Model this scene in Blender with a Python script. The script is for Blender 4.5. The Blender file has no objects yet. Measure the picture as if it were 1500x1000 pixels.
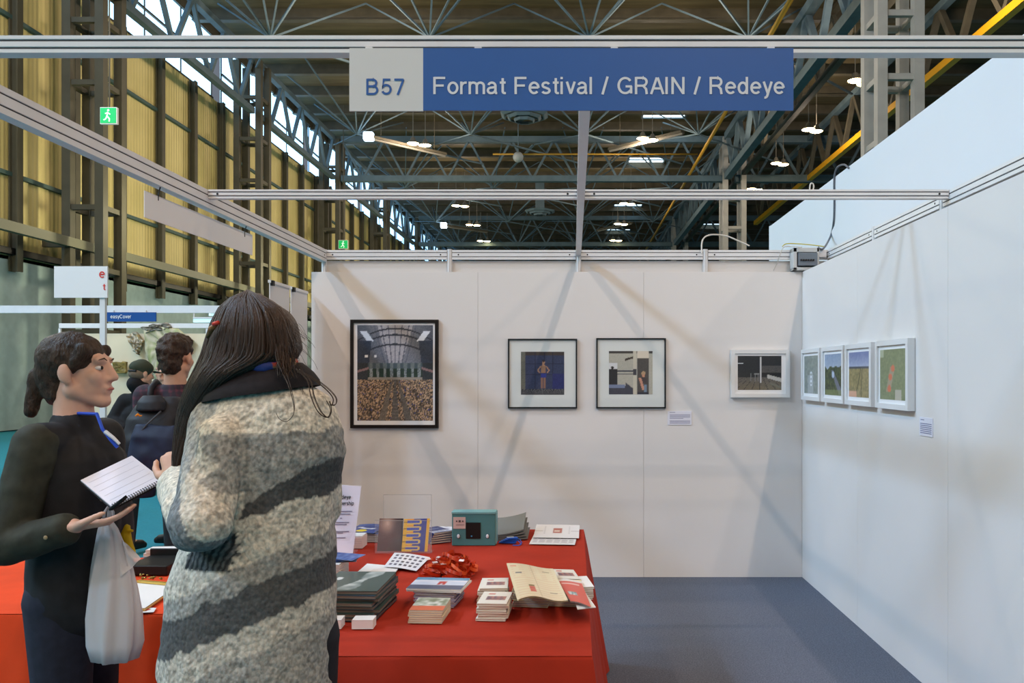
import bpy, bmesh, math, random
from mathutils import Vector, Matrix, Quaternion
import colorsys
random.seed(7)
SC = bpy.context.scene
COL = SC.collection
R = math.radians
EYE = 1.59
F = 1167.0
VX, VY = 840.0, 549.0

def P(px, py, Y):
    """real position of something seen at (px,py) that stands Y metres away"""
    return Vector(((px-VX)/F*Y, Y, EYE-(py-VY)/F*Y))
def T(px, py, h=0.0, top=0.752):
    """position on the table top (plus a height h) from where it is seen"""
    z = top+h
    Y = F*(EYE-z)/(py-VY)
    return Vector(((px-VX)/F*Y, Y, z))

def lin(c):
    out = []
    for v in c[:3]:
        v = v/255.0
        out.append(v/12.92 if v <= 0.04045 else ((v+0.055)/1.055)**2.4)
    return (out[0], out[1], out[2], 1.0)

# ------------------------------------------------------------------ materials
MATS = {}
def mat(name, col, rough=0.6, metal=0.0, var=0.0, vscale=20.0, bump=0.0, bscale=80.0, emit=0.0, ecol=None,
        alpha=1.0, trans=0.0, stretch=None, coat=0.0, spec=0.3, sheen=0.0):
    if name in MATS: return MATS[name]
    m = bpy.data.materials.new(name); m.use_nodes = True
    nt = m.node_tree; b = nt.nodes['Principled BSDF']
    c = lin(col)
    b.inputs['Base Color'].default_value = c
    b.inputs['Roughness'].default_value = rough
    b.inputs['Metallic'].default_value = metal
    b.inputs['Specular IOR Level'].default_value = spec
    b.inputs['Coat Weight'].default_value = coat
    b.inputs['Sheen Weight'].default_value = sheen
    b.inputs['Alpha'].default_value = alpha
    b.inputs['Transmission Weight'].default_value = trans
    if emit:
        b.inputs['Emission Color'].default_value = lin(ecol or col)
        b.inputs['Emission Strength'].default_value = emit
    tc = None
    def coords():
        tc = nt.nodes.new('ShaderNodeTexCoord')
        if stretch:
            mp = nt.nodes.new('ShaderNodeMapping'); mp.inputs['Scale'].default_value = stretch
            nt.links.new(tc.outputs['Object'], mp.inputs['Vector']); return mp.outputs['Vector']
        return tc.outputs['Object']
    if var:
        n = nt.nodes.new('ShaderNodeTexNoise'); n.inputs['Scale'].default_value = vscale
        n.inputs['Detail'].default_value = 6
        nt.links.new(coords(), n.inputs['Vector'])
        r = nt.nodes.new('ShaderNodeValToRGB')
        r.color_ramp.elements[0].position = 0.3; r.color_ramp.elements[1].position = 0.7
        r.color_ramp.elements[0].color = tuple(max(0, v*(1-var)) for v in c[:3])+(1,)
        r.color_ramp.elements[1].color = tuple(min(1, v*(1+var)) for v in c[:3])+(1,)
        nt.links.new(n.outputs['Fac'], r.inputs['Fac'])
        nt.links.new(r.outputs['Color'], b.inputs['Base Color'])
    if bump:
        n2 = nt.nodes.new('ShaderNodeTexNoise'); n2.inputs['Scale'].default_value = bscale
        n2.inputs['Detail'].default_value = 4
        nt.links.new(coords(), n2.inputs['Vector'])
        bp = nt.nodes.new('ShaderNodeBump'); bp.inputs['Strength'].default_value = bump
        bp.inputs['Distance'].default_value = 0.01
        nt.links.new(n2.outputs['Fac'], bp.inputs['Height'])
        nt.links.new(bp.outputs['Normal'], b.inputs['Normal'])
    MATS[name] = m
    return m

def vmat(name, rough=0.6, coat=0.0, noise=0.0, nscale=60.0, bump=0.0, bscale=100.0, stretch=None, vor=False):
    """material that takes its base colour from the mesh's own printed / knitted colours"""
    if name in MATS: return MATS[name]
    m = bpy.data.materials.new(name); m.use_nodes = True
    nt = m.node_tree; b = nt.nodes['Principled BSDF']
    a = nt.nodes.new('ShaderNodeAttribute'); a.attribute_name = 'Col'
    b.inputs['Roughness'].default_value = rough
    b.inputs['Coat Weight'].default_value = coat
    tc = nt.nodes.new('ShaderNodeTexCoord'); vec = tc.outputs['Object']
    if stretch:
        mp = nt.nodes.new('ShaderNodeMapping'); mp.inputs['Scale'].default_value = stretch
        nt.links.new(vec, mp.inputs['Vector']); vec = mp.outputs['Vector']
    out = a.outputs['Color']
    if noise:
        n = nt.nodes.new('ShaderNodeTexNoise'); n.inputs['Scale'].default_value = nscale; n.inputs['Detail'].default_value = 5
        nt.links.new(vec, n.inputs['Vector'])
        mr = nt.nodes.new('ShaderNodeMapRange')
        mr.inputs['From Min'].default_value = 0.3; mr.inputs['From Max'].default_value = 0.7
        mr.inputs['To Min'].default_value = 1-noise; mr.inputs['To Max'].default_value = 1+noise
        nt.links.new(n.outputs['Fac'], mr.inputs['Value'])
        mx = nt.nodes.new('ShaderNodeVectorMath'); mx.operation = 'SCALE'
        nt.links.new(out, mx.inputs[0]); nt.links.new(mr.outputs['Result'], mx.inputs['Scale'])
        out = mx.outputs['Vector']
    nt.links.new(out, b.inputs['Base Color'])
    if bump:
        if vor:
            n2 = nt.nodes.new('ShaderNodeTexVoronoi'); n2.inputs['Scale'].default_value = bscale; o2 = n2.outputs['Distance']
        else:
            n2 = nt.nodes.new('ShaderNodeTexNoise'); n2.inputs['Scale'].default_value = bscale; o2 = n2.outputs['Fac']
        nt.links.new(vec, n2.inputs['Vector'])
        bp = nt.nodes.new('ShaderNodeBump'); bp.inputs['Strength'].default_value = bump; bp.inputs['Distance'].default_value = 0.01
        if vor: bp.invert = True
        nt.links.new(o2, bp.inputs['Height']); nt.links.new(bp.outputs['Normal'], b.inputs['Normal'])
    MATS[name] = m
    return m

# ------------------------------------------------------------------ mesh builder
class MB:
    def __init__(s):
        s.v = []; s.f = []; s.mi = []; s.c = None; s.cur = 0
    def add(s, vs, fs):
        o = len(s.v); s.v += [Vector(v) for v in vs]
        for f in fs: s.f.append([i+o for i in f]); s.mi.append(s.cur)
        return s
    def m(s, i): s.cur = i; return s
    def box(s, c, d, rot=None):
        c = Vector(c); hx, hy, hz = d[0]/2, d[1]/2, d[2]/2
        vs = [Vector((x, y, z)) for x in (-hx, hx) for y in (-hy, hy) for z in (-hz, hz)]
        if rot is not None:
            if not isinstance(rot, Matrix): rot = Matrix.Rotation(rot, 3, 'Z')
            vs = [rot @ v for v in vs]
        vs = [v+c for v in vs]
        return s.add(vs, [(0,1,3,2),(4,6,7,5),(0,4,5,1),(2,3,7,6),(0,2,6,4),(1,5,7,3)])
    def bar(s, a, b, w, h=None, up=(0,0,1)):
        a = Vector(a); b = Vector(b); h = h or w
        d = (b-a); L = d.length
        if L < 1e-6: return s
        d.normalize(); u = Vector(up)
        if abs(d.dot(u)) > 0.98: u = Vector((0,1,0))
        x = d.cross(u).normalized(); z = x.cross(d).normalized()
        vs = []
        for p in (a, b):
            for sx, sz in ((-1,-1),(1,-1),(1,1),(-1,1)):
                vs.append(p + x*sx*w/2 + z*sz*h/2)
        return s.add(vs, [(3,2,1,0),(4,5,6,7),(0,1,5,4),(1,2,6,5),(2,3,7,6),(3,0,4,7)])
    def tube(s, pts, r, seg=8, cap=True, closed=False):
        pts = [Vector(p) for p in pts]; n = len(pts)
        rr = r if hasattr(r, '__len__') else [r]*n
        o = len(s.v); prev = None
        for i, p in enumerate(pts):
            if closed: d = pts[(i+1) % n]-pts[i-1]
            else: d = pts[min(i+1, n-1)]-pts[max(i-1, 0)]
            if d.length < 1e-9: d = Vector((0,0,1))
            d.normalize()
            if prev is None:
                u = Vector((0,0,1)) if abs(d.z) < 0.9 else Vector((1,0,0))
                x = d.cross(u).normalized()
            else:
                x = (prev - d*prev.dot(d))
                x = x.normalized() if x.length > 1e-6 else d.orthogonal().normalized()
            prev = x; y = d.cross(x)
            for k in range(seg):
                a = 2*math.pi*k/seg
                s.v.append(p + (x*math.cos(a)+y*math.sin(a))*rr[i])
        m = n if closed else n-1
        for i in range(m):
            for k in range(seg):
                a = o+i*seg+k; b = o+i*seg+(k+1) % seg
                i2 = (i+1) % n
                c = o+i2*seg+(k+1) % seg; d_ = o+i2*seg+k
                s.f.append([a, b, c, d_]); s.mi.append(s.cur)
        if cap and not closed:
            s.f.append([o+k for k in range(seg)][::-1]); s.mi.append(s.cur)
            s.f.append([o+(n-1)*seg+k for k in range(seg)]); s.mi.append(s.cur)
        return s
    def cyl(s, a, b, r, r2=None, seg=20):
        return s.tube([a, b], [r, r if r2 is None else r2], seg)
    def ell(s, c, r, seg=20, rings=12, rot=None):
        c = Vector(c); r = r if hasattr(r, '__len__') else (r, r, r)
        vs = []; fs = []
        for i in range(rings+1):
            t = math.pi*i/rings
            for k in range(seg):
                a = 2*math.pi*k/seg
                v = Vector((r[0]*math.sin(t)*math.cos(a), r[1]*math.sin(t)*math.sin(a), r[2]*math.cos(t)))
                if rot is not None: v = rot @ v
                vs.append(v+c)
        for i in range(rings):
            for k in range(seg):
                a = i*seg+k; b = i*seg+(k+1) % seg
                fs.append((a, a+seg, b+seg, b))
        return s.add(vs, fs)
    def cone(s, a, ra, b, rb, seg=14):
        """tapered round-ended limb"""
        a = Vector(a); b = Vector(b); d = b-a
        if d.length < 1e-6: return s.ell(a, ra, seg, 8)
        s.ell(a, ra, seg, 8); s.ell(b, rb, seg, 8)
        return s.tube([a, b], [ra, rb], seg)
    def loft(s, rings, cap=True):
        n = len(rings[0]); o = len(s.v)
        for rg in rings: s.v += [Vector(p) for p in rg]
        for i in range(len(rings)-1):
            for k in range(n):
                a = o+i*n+k; b = o+i*n+(k+1) % n
                s.f.append([a, b, b+n, a+n]); s.mi.append(s.cur)
        if cap:
            s.f.append([o+k for k in range(n)][::-1]); s.mi.append(s.cur)
            s.f.append([o+(len(rings)-1)*n+k for k in range(n)]); s.mi.append(s.cur)
        return s
    def quad(s, a, b, c, d): return s.add([a, b, c, d], [(0,1,2,3)])
    def slab(s, a, b, c, d, t):
        """a flat piece with thickness t (vector) under the four corners"""
        t = Vector(t); q = [Vector(p) for p in (a, b, c, d)]
        return s.add(q+[p-t for p in q], [(0,1,2,3),(7,6,5,4),(0,4,5,1),(1,5,6,2),(2,6,7,3),(3,7,4,0)])
    def grid(s, a, b, c, d, nx, ny, fcol=None, fz=None, thick=None):
        """a..b bottom edge, d..c top edge; optional colour and offset per point"""
        a, b, c, d = [Vector(p) for p in (a, b, c, d)]
        o = len(s.v)
        nrm = (b-a).cross(d-a).normalized()
        if s.c is None and fcol: s.c = [None]*len(s.v)
        for j in range(ny+1):
            v = j/ny
            for i in range(nx+1):
                u = i/nx
                p = (a*(1-u)+b*u)*(1-v)+(d*(1-u)+c*u)*v
                if fz: p = p+nrm*fz(u, v)
                s.v.append(p)
                if fcol: s.c.append(fcol(u, v))
        for j in range(ny):
            for i in range(nx):
                k = o+j*(nx+1)+i
                s.f.append([k, k+1, k+nx+2, k+nx+1]); s.mi.append(s.cur)
        return s
    def mesh(s, name, mats, off=Vector((0,0,0)), smooth=False):
        me = bpy.data.meshes.new(name)
        me.from_pydata([tuple(v-off) for v in s.v], [], s.f)
        if not isinstance(mats, (list, tuple)): mats = [mats]
        for m in mats: me.materials.append(m)
        me.polygons.foreach_set('material_index', s.mi)
        if smooth: me.polygons.foreach_set('use_smooth', [True]*len(me.polygons))
        if s.c is not None:
            while len(s.c) < len(s.v): s.c.append((200,200,200))
            at = me.color_attributes.new('Col', 'FLOAT_COLOR', 'POINT')
            buf = []
            for c in s.c: buf += list(lin(c if c else (200,200,200)))
            at.data.foreach_set('color', buf)
        me.update()
        return me
    def centre_base(s):
        xs = [v.x for v in s.v]; ys = [v.y for v in s.v]; zs = [v.z for v in s.v]
        return Vector(((min(xs)+max(xs))/2, (min(ys)+max(ys))/2, min(zs)))
    def build(s, name, mats, parent=None, smooth=False, bevel=0.0, auto=False):
        off = wloc(parent) if parent else s.centre_base()
        me = s.mesh(name, mats, off, smooth)
        o = bpy.data.objects.new(name, me); COL.objects.link(o)
        if parent: o.parent = parent
        else: o.location = off
        if bevel:
            b = o.modifiers.new('bevel', 'BEVEL'); b.width = bevel; b.segments = 2; b.limit_method = 'ANGLE'
        if auto:
            md = o.modifiers.new('es', 'EDGE_SPLIT'); md.split_angle = R(35)
        return o

def wloc(o):
    l = Vector((0,0,0))
    while o: l = l+o.location; o = o.parent
    return l
def tag(o, label=None, cat=None, group=None, kind=None):
    if label: o['label'] = label
    if cat: o['category'] = cat
    if group: o['group'] = group
    if kind: o['kind'] = kind
    return o
def thing(name, loc, label, cat, group=None, kind=None):
    o = bpy.data.objects.new(name, None); COL.objects.link(o)
    o.location = Vector(loc); o.empty_display_size = 0.05
    return tag(o, label, cat, group, kind)
def copy_tree(o, parent=None):
    c = o.copy(); COL.objects.link(c)
    if parent: c.parent = parent
    for ch in list(o.children): copy_tree(ch, c)
    return c
def dup(o, loc, label, rz=None, group=None):
    c = copy_tree(o); c.location = Vector(loc)
    if rz is not None: c.rotation_euler = (0, 0, rz)
    c['label'] = label
    if group: c['group'] = group
    return c
def struct(o): o['kind'] = 'structure'; return o

def blob(name, mb, voxel, smooth, m, parent, colfn=None, disp=None, dec=None):
    """melts overlapping rounded volumes into one continuous surface"""
    off = wloc(parent)
    me = mb.mesh('tmp', m, off)
    t = bpy.data.objects.new('tmp', me); COL.objects.link(t)
    r = t.modifiers.new('r', 'REMESH'); r.mode = 'VOXEL'; r.voxel_size = voxel; r.use_smooth_shade = True
    if smooth:
        s = t.modifiers.new('s', 'SMOOTH'); s.factor = 0.5; s.iterations = smooth
    dg = bpy.context.evaluated_depsgraph_get()
    nm = bpy.data.meshes.new_from_object(t.evaluated_get(dg))
    bpy.data.objects.remove(t); bpy.data.meshes.remove(me)
    nm.name = name
    nm.materials.clear()
    for k in (m if isinstance(m, (list, tuple)) else [m]): nm.materials.append(k)
    nm.polygons.foreach_set('use_smooth', [True]*len(nm.polygons))
    if disp:
        nm.update()
        ns = [v.normal.copy() for v in nm.vertices]
        for v, n in zip(nm.vertices, ns):
            v.co = v.co + n*disp(v.co+off, n)
    if colfn:
        at = nm.color_attributes.new('Col', 'FLOAT_COLOR', 'POINT')
        buf = []
        for v in nm.vertices: buf += list(lin(colfn(v.co+off, v.normal)))
        at.data.foreach_set('color', buf)
    nm.update()
    o = bpy.data.objects.new(name, nm); COL.objects.link(o); o.parent = parent
    return o

def hsh(a, b=0.0, c=0.0):
    v = math.sin(a*127.1+b*311.7+c*74.7)*43758.5453
    return v-math.floor(v)
def vnoise(x, y, z=0.0):
    xi, yi, zi = math.floor(x), math.floor(y), math.floor(z)
    xf, yf, zf = x-xi, y-yi, z-zi
    w = [t*t*(3-2*t) for t in (xf, yf, zf)]
    def l(a, b, t): return a+(b-a)*t
    r = []
    for dz in (0, 1):
        a = l(hsh(xi, yi, zi+dz), hsh(xi+1, yi, zi+dz), w[0])
        b = l(hsh(xi, yi+1, zi+dz), hsh(xi+1, yi+1, zi+dz), w[0])
        r.append(l(a, b, w[1]))
    return l(r[0], r[1], w[2])
def mix(a, b, t):
    t = max(0.0, min(1.0, t)); return tuple(a[i]+(b[i]-a[i])*t for i in range(3))
def ss(a, b, x):
    t = max(0.0, min(1.0, (x-a)/(b-a))); return t*t*(3-2*t)

# shared materials
M_WALL = mat('white_board', (226,222,218), 0.75, var=0.015, vscale=1.5)
M_PANEL = mat('white_infill_panel', (222,222,222), 0.6)
M_ALU = mat('brushed_aluminium', (226,226,226), 0.4, metal=0.05, var=0.03, vscale=8)
M_GAP = mat('dark_groove', (60,62,66), 0.7)
M_BLACK = mat('matt_black', (18,17,16), 0.5)
M_WHITEP = mat('white_paper', (235,234,232), 0.7)
M_STEEL = mat('painted_grey_blue_steel', (88,108,116), 0.7, var=0.12, vscale=2)
M_STEELD = mat('dark_weathered_steel', (84,80,66), 0.6, var=0.15, vscale=2)
M_PRINT = vmat('printed_surface', 0.45, coat=0.25)
M_MATTEPRINT = vmat('matte_print', 0.6)
def _arc(cx, cy, rx, ry, a0, a1, n=14):
    n = max(4, int(abs(a1-a0)/14))
    return [(cx+rx*math.cos(R(a0+(a1-a0)*i/n)), cy+ry*math.sin(R(a0+(a1-a0)*i/n))) for i in range(n+1)]
LETTERS = {  # plain grotesque letters as stroke centre lines: width, strokes (cap height = 1)
 'F': (.68, [[(.06,0),(.06,1)], [(.06,.94),(.64,.94)], [(.06,.50),(.56,.50)]]),
 'B': (.76, [[(.06,0),(.06,1)], [(.06,.94),(.38,.94)]+_arc(.38,.735,.2,.205,90,-90)+[(.06,.53)], [(.06,.53),(.40,.53)]+_arc(.40,.295,.235,.235,90,-90)+[(.06,.06)]]),
 '5': (.66, [[(.56,.94),(.17,.94),(.11,.46)]+_arc(.32,.34,.25,.27,140,-155)]),
 '7': (.64, [[(.04,.94),(.59,.94)], [(.58,.96),(.24,0)]]),
 'o': (.60, [_arc(.29,.365,.235,.305,0,360)]),
 'r': (.37, [[(.06,0),(.06,.73)], _arc(.29,.42,.23,.25,180,88)+[(.35,.665)]]),
 'm': (.90, [[(.06,0),(.06,.73)], [(.06,.40)]+_arc(.25,.48,.19,.19,180,0)+[(.44,0)], [(.44,.40)]+_arc(.63,.48,.19,.19,180,0)+[(.82,0)]]),
 'h': (.58, [[(.06,0),(.06,1)], [(.06,.40)]+_arc(.27,.46,.21,.21,180,0)+[(.48,0)]]),
 'a': (.60, [_arc(.27,.48,.19,.19,165,0)+[(.46,.14),(.50,.06),(.56,.06)], [(.46,.41),(.24,.375)]+_arc(.22,.215,.165,.16,90,270)+[(.30,.065),(.42,.13),(.46,.25)]]),
 't': (.34, [[(.17,.93),(.17,.17)]+_arc(.27,.165,.10,.105,180,270)+[(.34,.06)], [(.01,.67),(.33,.67)]]),
 'e': (.59, [[(.06,.38),(.52,.38)], _arc(.29,.365,.235,.305,0,318)]),
 's': (.53, [_arc(.25,.525,.175,.145,20,262)+_arc(.25,.205,.195,.145,75,-160)]),
 'i': (.22, [[(.06,0),(.06,.73)], [(.06,.87),(.06,1)]]),
 'v': (.50, [[(.04,.73),(.25,.02)], [(.25,.02),(.46,.73)]]),
 'l': (.22, [[(.06,0),(.06,1)]]),
 '/': (.34, [[(.0,-.02),(.28,1.02)]]),
 'G': (.86, [_arc(.42,.5,.355,.44,38,322), [(.44,.45),(.78,.45)], [(.74,.47),(.74,.04)]]),
 'C': (.82, [_arc(.42,.5,.355,.44,38,322)]),
 'R': (.76, [[(.06,0),(.06,1)], [(.06,.94),(.42,.94)]+_arc(.42,.715,.21,.225,90,-90)+[(.06,.49)], [(.44,.49),(.60,.30),(.64,0)]]),
 'A': (.72, [[(.03,0),(.34,.97)], [(.38,.97),(.69,0)], [(.14,.33),(.58,.33)]]),
 'I': (.24, [[(.06,0),(.06,1)]]),
 'N': (.78, [[(.06,0),(.06,1)], [(.64,0),(.64,1)], [(.07,.96),(.63,.04)]]),
 'M': (.90, [[(.06,0),(.06,1)], [(.76,0),(.76,1)], [(.07,.96),(.41,.04)], [(.41,.04),(.75,.96)]]),
 'd': (.60, [_arc(.27,.365,.215,.305,0,360), [(.49,0),(.49,1)]]),
 'b': (.60, [_arc(.29,.365,.215,.305,0,360), [(.06,0),(.06,1)]]),
 'p': (.60, [_arc(.29,.365,.215,.305,0,360), [(.06,-.24),(.06,.73)]]),
 'y': (.50, [[(.04,.73),(.26,.05)], [(.47,.73),(.24,-.06)]+_arc(.10,-.04,.14,.16,-10,-100)]),
 ' ': (.30, []),
}
def text(body, x0, x1, zb, cap, y, m, parent, name='lettering', depth=0.001, plane=None, bold=0.132):
    """plain sans-serif lettering fitted between x0 and x1 on its baseline; plane = (origin, right, up, normal)"""
    vs = []; fs = []; pen = 0.0; layer = 0
    for ch in body:
        adv, strokes = LETTERS[ch]
        for st in strokes:
            n = len(st); o = len(vs); w = bold/2; layer += 1
            closed = math.hypot(st[0][0]-st[-1][0], st[0][1]-st[-1][1]) < 1e-6
            for i, p in enumerate(st):
                def dr(a, b):
                    l = math.hypot(b[0]-a[0], b[1]-a[1]) or 1e-9; return ((b[0]-a[0])/l, (b[1]-a[1])/l)
                d1 = dr(st[i-1], p) if i else (dr(st[-2], p) if closed else None)
                d2 = dr(p, st[i+1]) if i < n-1 else (dr(p, st[1]) if closed else None)
                d1 = d1 or d2; d2 = d2 or d1
                nx, ny = -(d1[1]+d2[1]), d1[0]+d2[0]; l = math.hypot(nx, ny) or 1e-9; nx /= l; ny /= l
                k = w/max(.5, nx*-d1[1]+ny*d1[0])
                vs.append((p[0]+pen+nx*k, p[1]+ny*k, layer % 3)); vs.append((p[0]+pen-nx*k, p[1]-ny*k, layer % 3))
            for i in range(n-1): fs.append([o+2*i, o+2*i+1, o+2*i+3, o+2*i+2])
        pen += adv+.085
    mn = min(v[0] for v in vs); mx = max(v[0] for v in vs)
    s = (x1-x0)/(mx-mn)
    off = wloc(parent)
    if plane is None: o_, rt, up, nr = Vector((0, y, 0)), Vector((1,0,0)), Vector((0,0,1)), Vector((0,-1,0))
    else: o_, rt, up, nr = [Vector(p) for p in plane]
    me = bpy.data.meshes.new(name)
    me.from_pydata([tuple(o_+rt*((v[0]-mn)*s+x0)+up*(v[1]*cap+zb)+nr*(depth+v[2]*.00015)-off) for v in vs], [], fs)
    me.materials.append(m); me.update()
    o = bpy.data.objects.new(name, me); COL.objects.link(o); o.parent = parent
    return o
# ================================================================== THE BOOTH
WY = 6.27      # face of the white back boards
# floors
MB().box((-3.0, 40, -0.06), (60, 160, 0.06)).build('floor', mat('teal_aisle_carpet', (30,124,140), 0.95, var=0.08, vscale=30, bump=0.3, bscale=300))
struct(bpy.data.objects['floor'])
o = MB().box((0.06, 3.9, -0.012), (4.2, 5.2, 0.024)).build('floor', mat('grey_speckled_carpet', (98,103,116), 0.95, var=0.35, vscale=130, bump=0.4, bscale=400)); struct(o)

# back wall: shell panels + boards in front
b = MB()
b.m(0).box((0.03, WY+0.10, 1.25), (4.06, 0.012, 2.5))
for (xa, xb) in ((-2.063, -0.752), (-0.752, 0.553), (0.553, 1.80)):
    b.box(((xa+xb)/2, WY+0.009, 1.2), (xb-xa-0.0015, 0.018, 2.4))
struct(b.build('wall_back', M_WALL, bevel=0.0008))
# right wall: boards + shell panels behind
b = MB()
b.box((2.03, 4.3, 1.25), (0.012, 4.0, 2.5))
ys = [WY, 5.05, 3.83, 2.61, 2.3]
for i in range(4):
    ya, yb = ys[i], ys[i+1]
    b.box((1.809, (ya+yb)/2, 1.2), (0.018, ya-yb-0.0015, 2.4))
struct(b.build('wall_right', M_WALL, bevel=0.0008))
# taller wall of the neighbouring stand
b = MB(); b.box((2.225, 5.5, 1.6275), (0.05, 6.9, 3.255)); b.box((2.225, 8.93, 1.6275), (0.054, 0.05, 3.262))
struct(b.build('wall_neighbour', mat('neighbour_white_board', (224,228,232), 0.75, var=0.012, vscale=1.2), bevel=0.002))

def alu_beam(name, a, bb, w, h, label, group='aluminium shell scheme beams', screws=True):
    """extruded beam with two grooves along each face"""
    a = Vector(a); bb = Vector(bb); d = (bb-a); L = d.length; d.normalize()
    up = Vector((0,0,1)); x = d.cross(up).normalized()
    root = thing(name, (a+bb)/2, label, 'beam', group)
    pr = []
    g = 0.006; gw = 0.004
    zs = [(-h/2, 0), (-h*0.22-gw, 0), (-h*0.22, g), (-h*0.22+gw, 0), (h*0.22-gw, 0), (h*0.22, g), (h*0.22+gw, 0), (h/2, 0)]
    right = [(w/2-k, z) for z, k in zs]
    left = [(-w/2+k, z) for z, k in zs][::-1]
    prof = right+left
    m = MB()
    m.loft([[a+x*px+up*pz for px, pz in prof], [bb+x*px+up*pz for px, pz in prof]])
    m.build('rail', M_ALU, root)
    gm = MB()
    for sgn in (-1, 1):
        for zz in (-h*0.22, h*0.22):
            gm.bar(a+x*sgn*(w/2-g*0.7)+up*zz, bb+x*sgn*(w/2-g*0.7)+up*zz, 0.004, 0.005)
    gm.build('groove', M_GAP, root)
    if screws:
        for t in (0.05, L-0.05):
            for sgn in (-1, 1):
                s = MB(); c = a+d*t+x*sgn*(w/2)
                s.cyl(c-x*sgn*0.001, c+x*sgn*0.0012, 0.006, seg=12); s.build('screw', M_BLACK, root)
    return root
def alu_post(x, y, z0, z1, label):
    root = thing('aluminium_post', (x, y, z0), label, 'post', 'aluminium shell scheme posts')
    m = MB(); r = 0.02
    pts = []
    for k in range(8):
        a = math.pi/8+k*math.pi/4
        for da, rr in ((-0.28, r), (0.28, r)):
            pts.append((math.cos(a+da)*rr*1.05, math.sin(a+da)*rr*1.05))
        pts.append((math.cos(a+math.pi/8)*r*0.8, math.sin(a+math.pi/8)*r*0.8))
    m.loft([[(x+p, y+q, z0) for p, q in pts], [(x+p, y+q, z1) for p, q in pts]])
    m.build('upright', M_ALU, root)
    MB().cyl((x, y, z1), (x, y, z1+0.004), 0.019, seg=16).build('end_cap', M_PANEL, root)
    return root
PX = [-1.985, -0.985, 0.04, 1.05, 2.045]
PY = WY+0.075
names = ['slim aluminium post at the left end of the back wall', 'aluminium post above the dark crowd photograph, second from left', 'aluminium post under the long central beam', 'aluminium post right of the central beam, with a cable looping over it', 'aluminium post in the back right corner beside the grey electrical box']
for x, n in zip(PX, names): alu_post(x, PY, 0.024, 2.585, n)
rn = ['leftmost aluminium rail along the top of the back wall', 'aluminium rail above the dark crowd photograph and left of the central beam', 'aluminium rail along the back wall just right of the central beam', 'aluminium rail along the back wall ending at the electrical box']
for i in range(4): alu_beam('aluminium_rail', (PX[i]+0.021, PY, 2.545), (PX[i+1]-0.021, PY, 2.545), 0.03, 0.075, rn[i], 'rails along the top of the back wall')
rn = ['aluminium rail topping the right wall beside the corner', 'aluminium rail topping the right wall, second from the corner', 'aluminium rail topping the right wall, third from the corner', 'aluminium rail topping the right wall, nearest the camera']
yy = [PY, 5.36, 4.37, 3.38, 2.39]
for i in range(4): alu_beam('aluminium_rail', (2.03, yy[i]-0.021, 2.545), (2.03, yy[i+1]+0.021, 2.545), 0.03, 0.075, rn[i], 'rails along the top of the right wall')
for i in (1, 2, 3, 4): alu_post(2.03, yy[i], 0.024, 2.585, ['', 'aluminium post in the right wall, first from the corner', 'aluminium post in the right wall, second from the corner', 'aluminium post in the right wall, third from the corner', 'aluminium post at the open front end of the right wall'][i])

alu_beam('aluminium_beam', (-1.985, 0.9, 2.535), (-1.985, PY-0.021, 2.535), 0.05, 0.095, 'long aluminium beam along the open left side of the stand')
alu_beam('aluminium_beam', (0.04, 2.35, 2.56), (0.04, PY-0.021, 2.56), 0.04, 0.05, 'central aluminium beam running from the back wall towards the camera')
CY = 4.29
alu_beam('aluminium_beam', (-1.958, CY, 2.56), (0.019, CY, 2.56), 0.04, 0.048, 'left half of the aluminium crossbeam spanning the stand')
alu_beam('aluminium_beam', (0.061, CY, 2.56), (2.012, CY, 2.56), 0.04, 0.048, 'right half of the aluminium crossbeam spanning the stand')
HY = 2.32
alu_beam('aluminium_beam', (-1.958, HY, 2.545), (2.02, HY, 2.545), 0.04, 0.05, 'front aluminium header above the blue name board')

# name board
def xs(px, Y): return (px-VX)/F*Y
def zs(py, Y): return EYE-(py-VY)/F*Y
SY = 2.27
sg = thing('fascia_sign', (xs(837,SY), SY, zs(163,SY)), 'white and blue name board lettered B57 hanging over the stand front', 'sign')
M_BLUE = mat('sign_blue', (48,94,158), 0.4)
M_SIGNW = mat('sign_white', (216,213,209), 0.45)
zt = 2.52
m = MB(); m.box(((xs(512,SY)+xs(620,SY))/2, SY, (zs(163,SY)+zt)/2), (xs(620,SY)-xs(512,SY), 0.004, zt-zs(163,SY))); m.build('number_panel', M_SIGNW, sg)
m = MB(); m.box(((xs(620,SY)+xs(1162,SY))/2, SY, (zs(162,SY)+zt)/2), (xs(1162,SY)-xs(620,SY), 0.004, zt-zs(162,SY))); m.build('name_panel', M_BLUE, sg)
text('B57', xs(537,SY), xs(593,SY), zs(139.5,SY), 0.046, SY-0.0025, M_BLUE, sg, 'number_lettering')
text('Format Festival / GRAIN / Redeye', xs(635,SY), xs(1149,SY), zs(138.5,SY), 0.049, SY-0.0025, mat('sign_letter_white', (222,222,224), 0.5), sg, 'name_lettering')
for px in (540, 700, 900, 1130):
    MB().box((xs(px,SY), SY+0.012, 2.52), (0.02, 0.02, 0.012)).build('clip', M_ALU, sg)

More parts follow.
